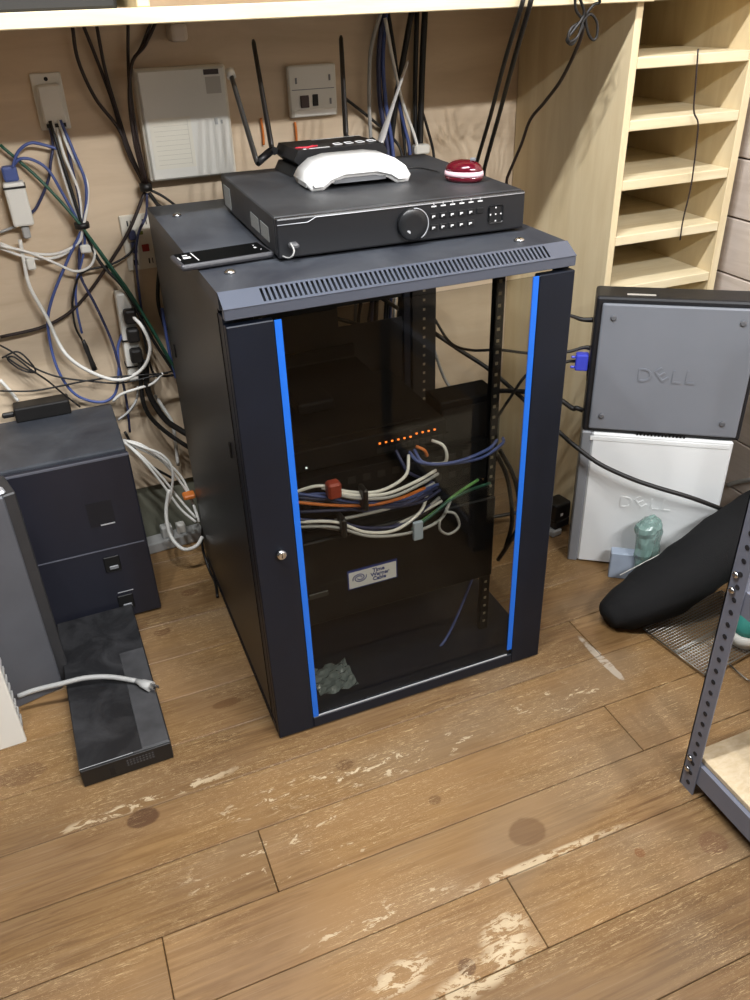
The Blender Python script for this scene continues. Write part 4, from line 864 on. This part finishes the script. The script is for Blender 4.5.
for zz in (.03, .425):
    bm = nb(); box(bm, .0035, .006, -.62, -.003, zz, zz+.045); box(bm, .006, .03, -.62, -.003, zz+.043, zz+.045); obj('side_beam', bm, GM, su)
    bm = nb(); box(bm, .454, .4565, -.62, -.003, zz, zz+.045); obj('side_beam', bm, GM, su)
    bm = nb(); box(bm, .006, .454, -.006, -.0035, zz, zz+.045); obj('back_beam', bm, GM, su)
    bm = nb(); box(bm, .006, .454, -.6165, -.614, zz, zz+.045); obj('front_beam', bm, GM, su)
wood('particle_board', (208, 186, 150), (226, 208, 178), 0, .7, 2, 60)
bx('shelf_board', MATS['particle_board'], su, .012, .452, -.612, -.008, .0755, .086, .001)
bx('shelf_board', MATS['particle_board'], su, .16, .452, -.612, -.008, .4705, .481, .001)
# teal shoe half hidden behind the post
t = thing('teal_shoe', 'teal and white shoe half hidden behind the shelving post', 'shoe', (1.085, -.135, .0146), 25)
TL = mat('teal_fabric', (60, 146, 136), .7)
bm = nb(); dome(bm, .085, .045, .06, .03, 20, 7); obj('upper', bm, TL, t)
bm = nb(); lathe(bm, [(1, 0), (1.02, 1)], 24); bmesh.ops.transform(bm, matrix=Matrix.Diagonal((.09, .048, .028, 1)), verts=bm.verts[:]); obj('sole', bm, WPLAS, t)

# ---------------------------------------------------------------- black computer and cases on the left
bc = thing('black_tower_computer', 'wide black tower computer with latches on its bezel by the wall', 'computer', (-.15, .516, 0))
BP = mat('bezel_navy', (33, 34, 44), .42, var=.08, vscale=8)
bx('case', LID, bc, -.40, .0, .02, .275, .0, .442, .004, 2)
bz = bx('bezel', BP, bc, -.40, .003, .0, .02, .005, .435, .004, 2)
bx('top_lip', mat('edge_grey', (92, 94, 104), .4), bc, -.40, .003, -.001, .004, .432, .436)
bx('bezel_seam', mat('edge_grey', (92, 94, 104), .4), bz, -.30, -.004, -.0012, 0, .206, .209)
rc = bx('recess_shade_patch', mat('recess_shade', (24, 25, 31), .5), bz, -.110, -.055, -.0008, .0, .272, .334); bx('recess_glint', SILVER, rc, -.088, -.057, -.0016, -.0008, .272, .275)  # no hollow here: dark patch for its shade, silver strip for a glint
for z, x in ((.165, -.080), (.050, -.070)):
    lt = bx('latch', DARK, bz, x-.022, x+.014, -.003, .0, z-.02, z+.022, .002); bx('latch_tab', mat('latch_grey', (130, 132, 136), .4), lt, x-.012, x+.008, -.006, -.003, z-.012, z-.003, .001)
bx('bezel_mark', SILVER, bz, -.088, -.052, -.0012, 0, .080, .0815)
for k in range(3): bx('rear_socket', CORD, bc, .0, .004, .20, .21, .39-.018*k, .40-.018*k)
t = thing('black_power_adapter', 'black power adapter resting on the rear of the black computer', 'power adapter', (-.305, .79, .442), 0)
bx('body', CORD, t, -.062, .062, -.022, .024, 0, .036, .004, 2); bx('cord_boot', CORD, t, -.09, -.062, -.006, .006, .010, .022, .003)
fb = thing('flat_black_device', 'flat dusty black device lying on the floor with a vented front', 'device', (-.377, .036, 0), 1.0)
FBM = dusty('dusty_black', (24, 24, 26), (64, 64, 66), 11, .45, .85, .4)
bx('case', FBM, fb, 0, .172, .004, .47, .002, .046, .002)
bx('front', mat('device_front', (20, 20, 21), .4), fb, .001, .171, 0, .004, .002, .044, .001)
bx('raised_panel', mat('dusty_panel', (62, 62, 64), .5, var=.25, vscale=30), fb, .118, .170, .006, .30, .046, .0475, .001)
bx('front_edge', SILVER, fb, .0, .10, .0035, .0045, .046, .0465)
for i in range(9):
    for j in range(3): bx('vent_hole', mat('hole_grey', (64, 64, 66), .6), fb, .085+.006*i, .0885+.006*i, -.0006, 0, .020+.006*j, .0235+.006*j)
bx('socket', DARK, fb, .052, .062, -.0008, 0, .010, .030)
gc = thing('grey_computer_case', 'grey computer case standing on end at the left edge', 'computer', (-.392, .334, 0), 14)
bx('side_panel', mat('case_slate', (84, 86, 92), .45, var=.1, vscale=10), gc, -.40, .0, 0, .012, 0, .49, .003); bx('chassis', mat('chassis_dark', (48, 48, 50), .5, var=.1, vscale=30), gc, -.40, .024, .013, .10, .0, .485, .003); bx('silver_cap', SILVER, gc, -.40, .008, .013, .04, .4855, .494, .004)
wc = thing('white_ribbed_case', 'white case with a ribbed edge at the lower left corner of the view', 'computer', (-.474, .203, 0), 2)
bx('front_panel', WPLAS, wc, -.16, .0, 0, .012, .0, .42, .002); bx('body', WPLAS, wc, -.16, -.004, .012, .058, .0, .41, .002)
for k in range(16): bx('edge_rib', GREYC, wc, -.003, .0005, .016, .045, .03+.022*k, .038+.022*k)
cable('grey_power_cable', [(-0.476,0.289,0.050),(-0.441,0.286,0.056),(-0.391,0.276,0.062),(-0.340,0.268,0.066),(-0.291,0.254,0.062),(-0.242,0.225,0.057)], .0055, GREYC, 'grey power cord arching over the flat black device')
a, b = [Vector(v) for v in [(-0.242,0.225,0.057),(-0.209,0.187,0.055)]]
t = thing('grey_power_plug', 'grey three-pin plug at the end of the grey power cord', 'plug', tuple(a), math.degrees(math.atan2(b.y-a.y, b.x-a.x)))
bm = nb(); tube(bm, [(0, 0, 0), (.012, 0, 0), (.016, 0, 0), (.040, 0, 0)], [.006, .0075, .010, .013], 8, 1, False, .75); obj('body', bm, GREYC, t)
for y, z in ((-.006, 0), (.006, 0), (0, .006)): bx('prong', CHROME, t, .040, .056, y-.001, y+.001, z-.003, z+.003)
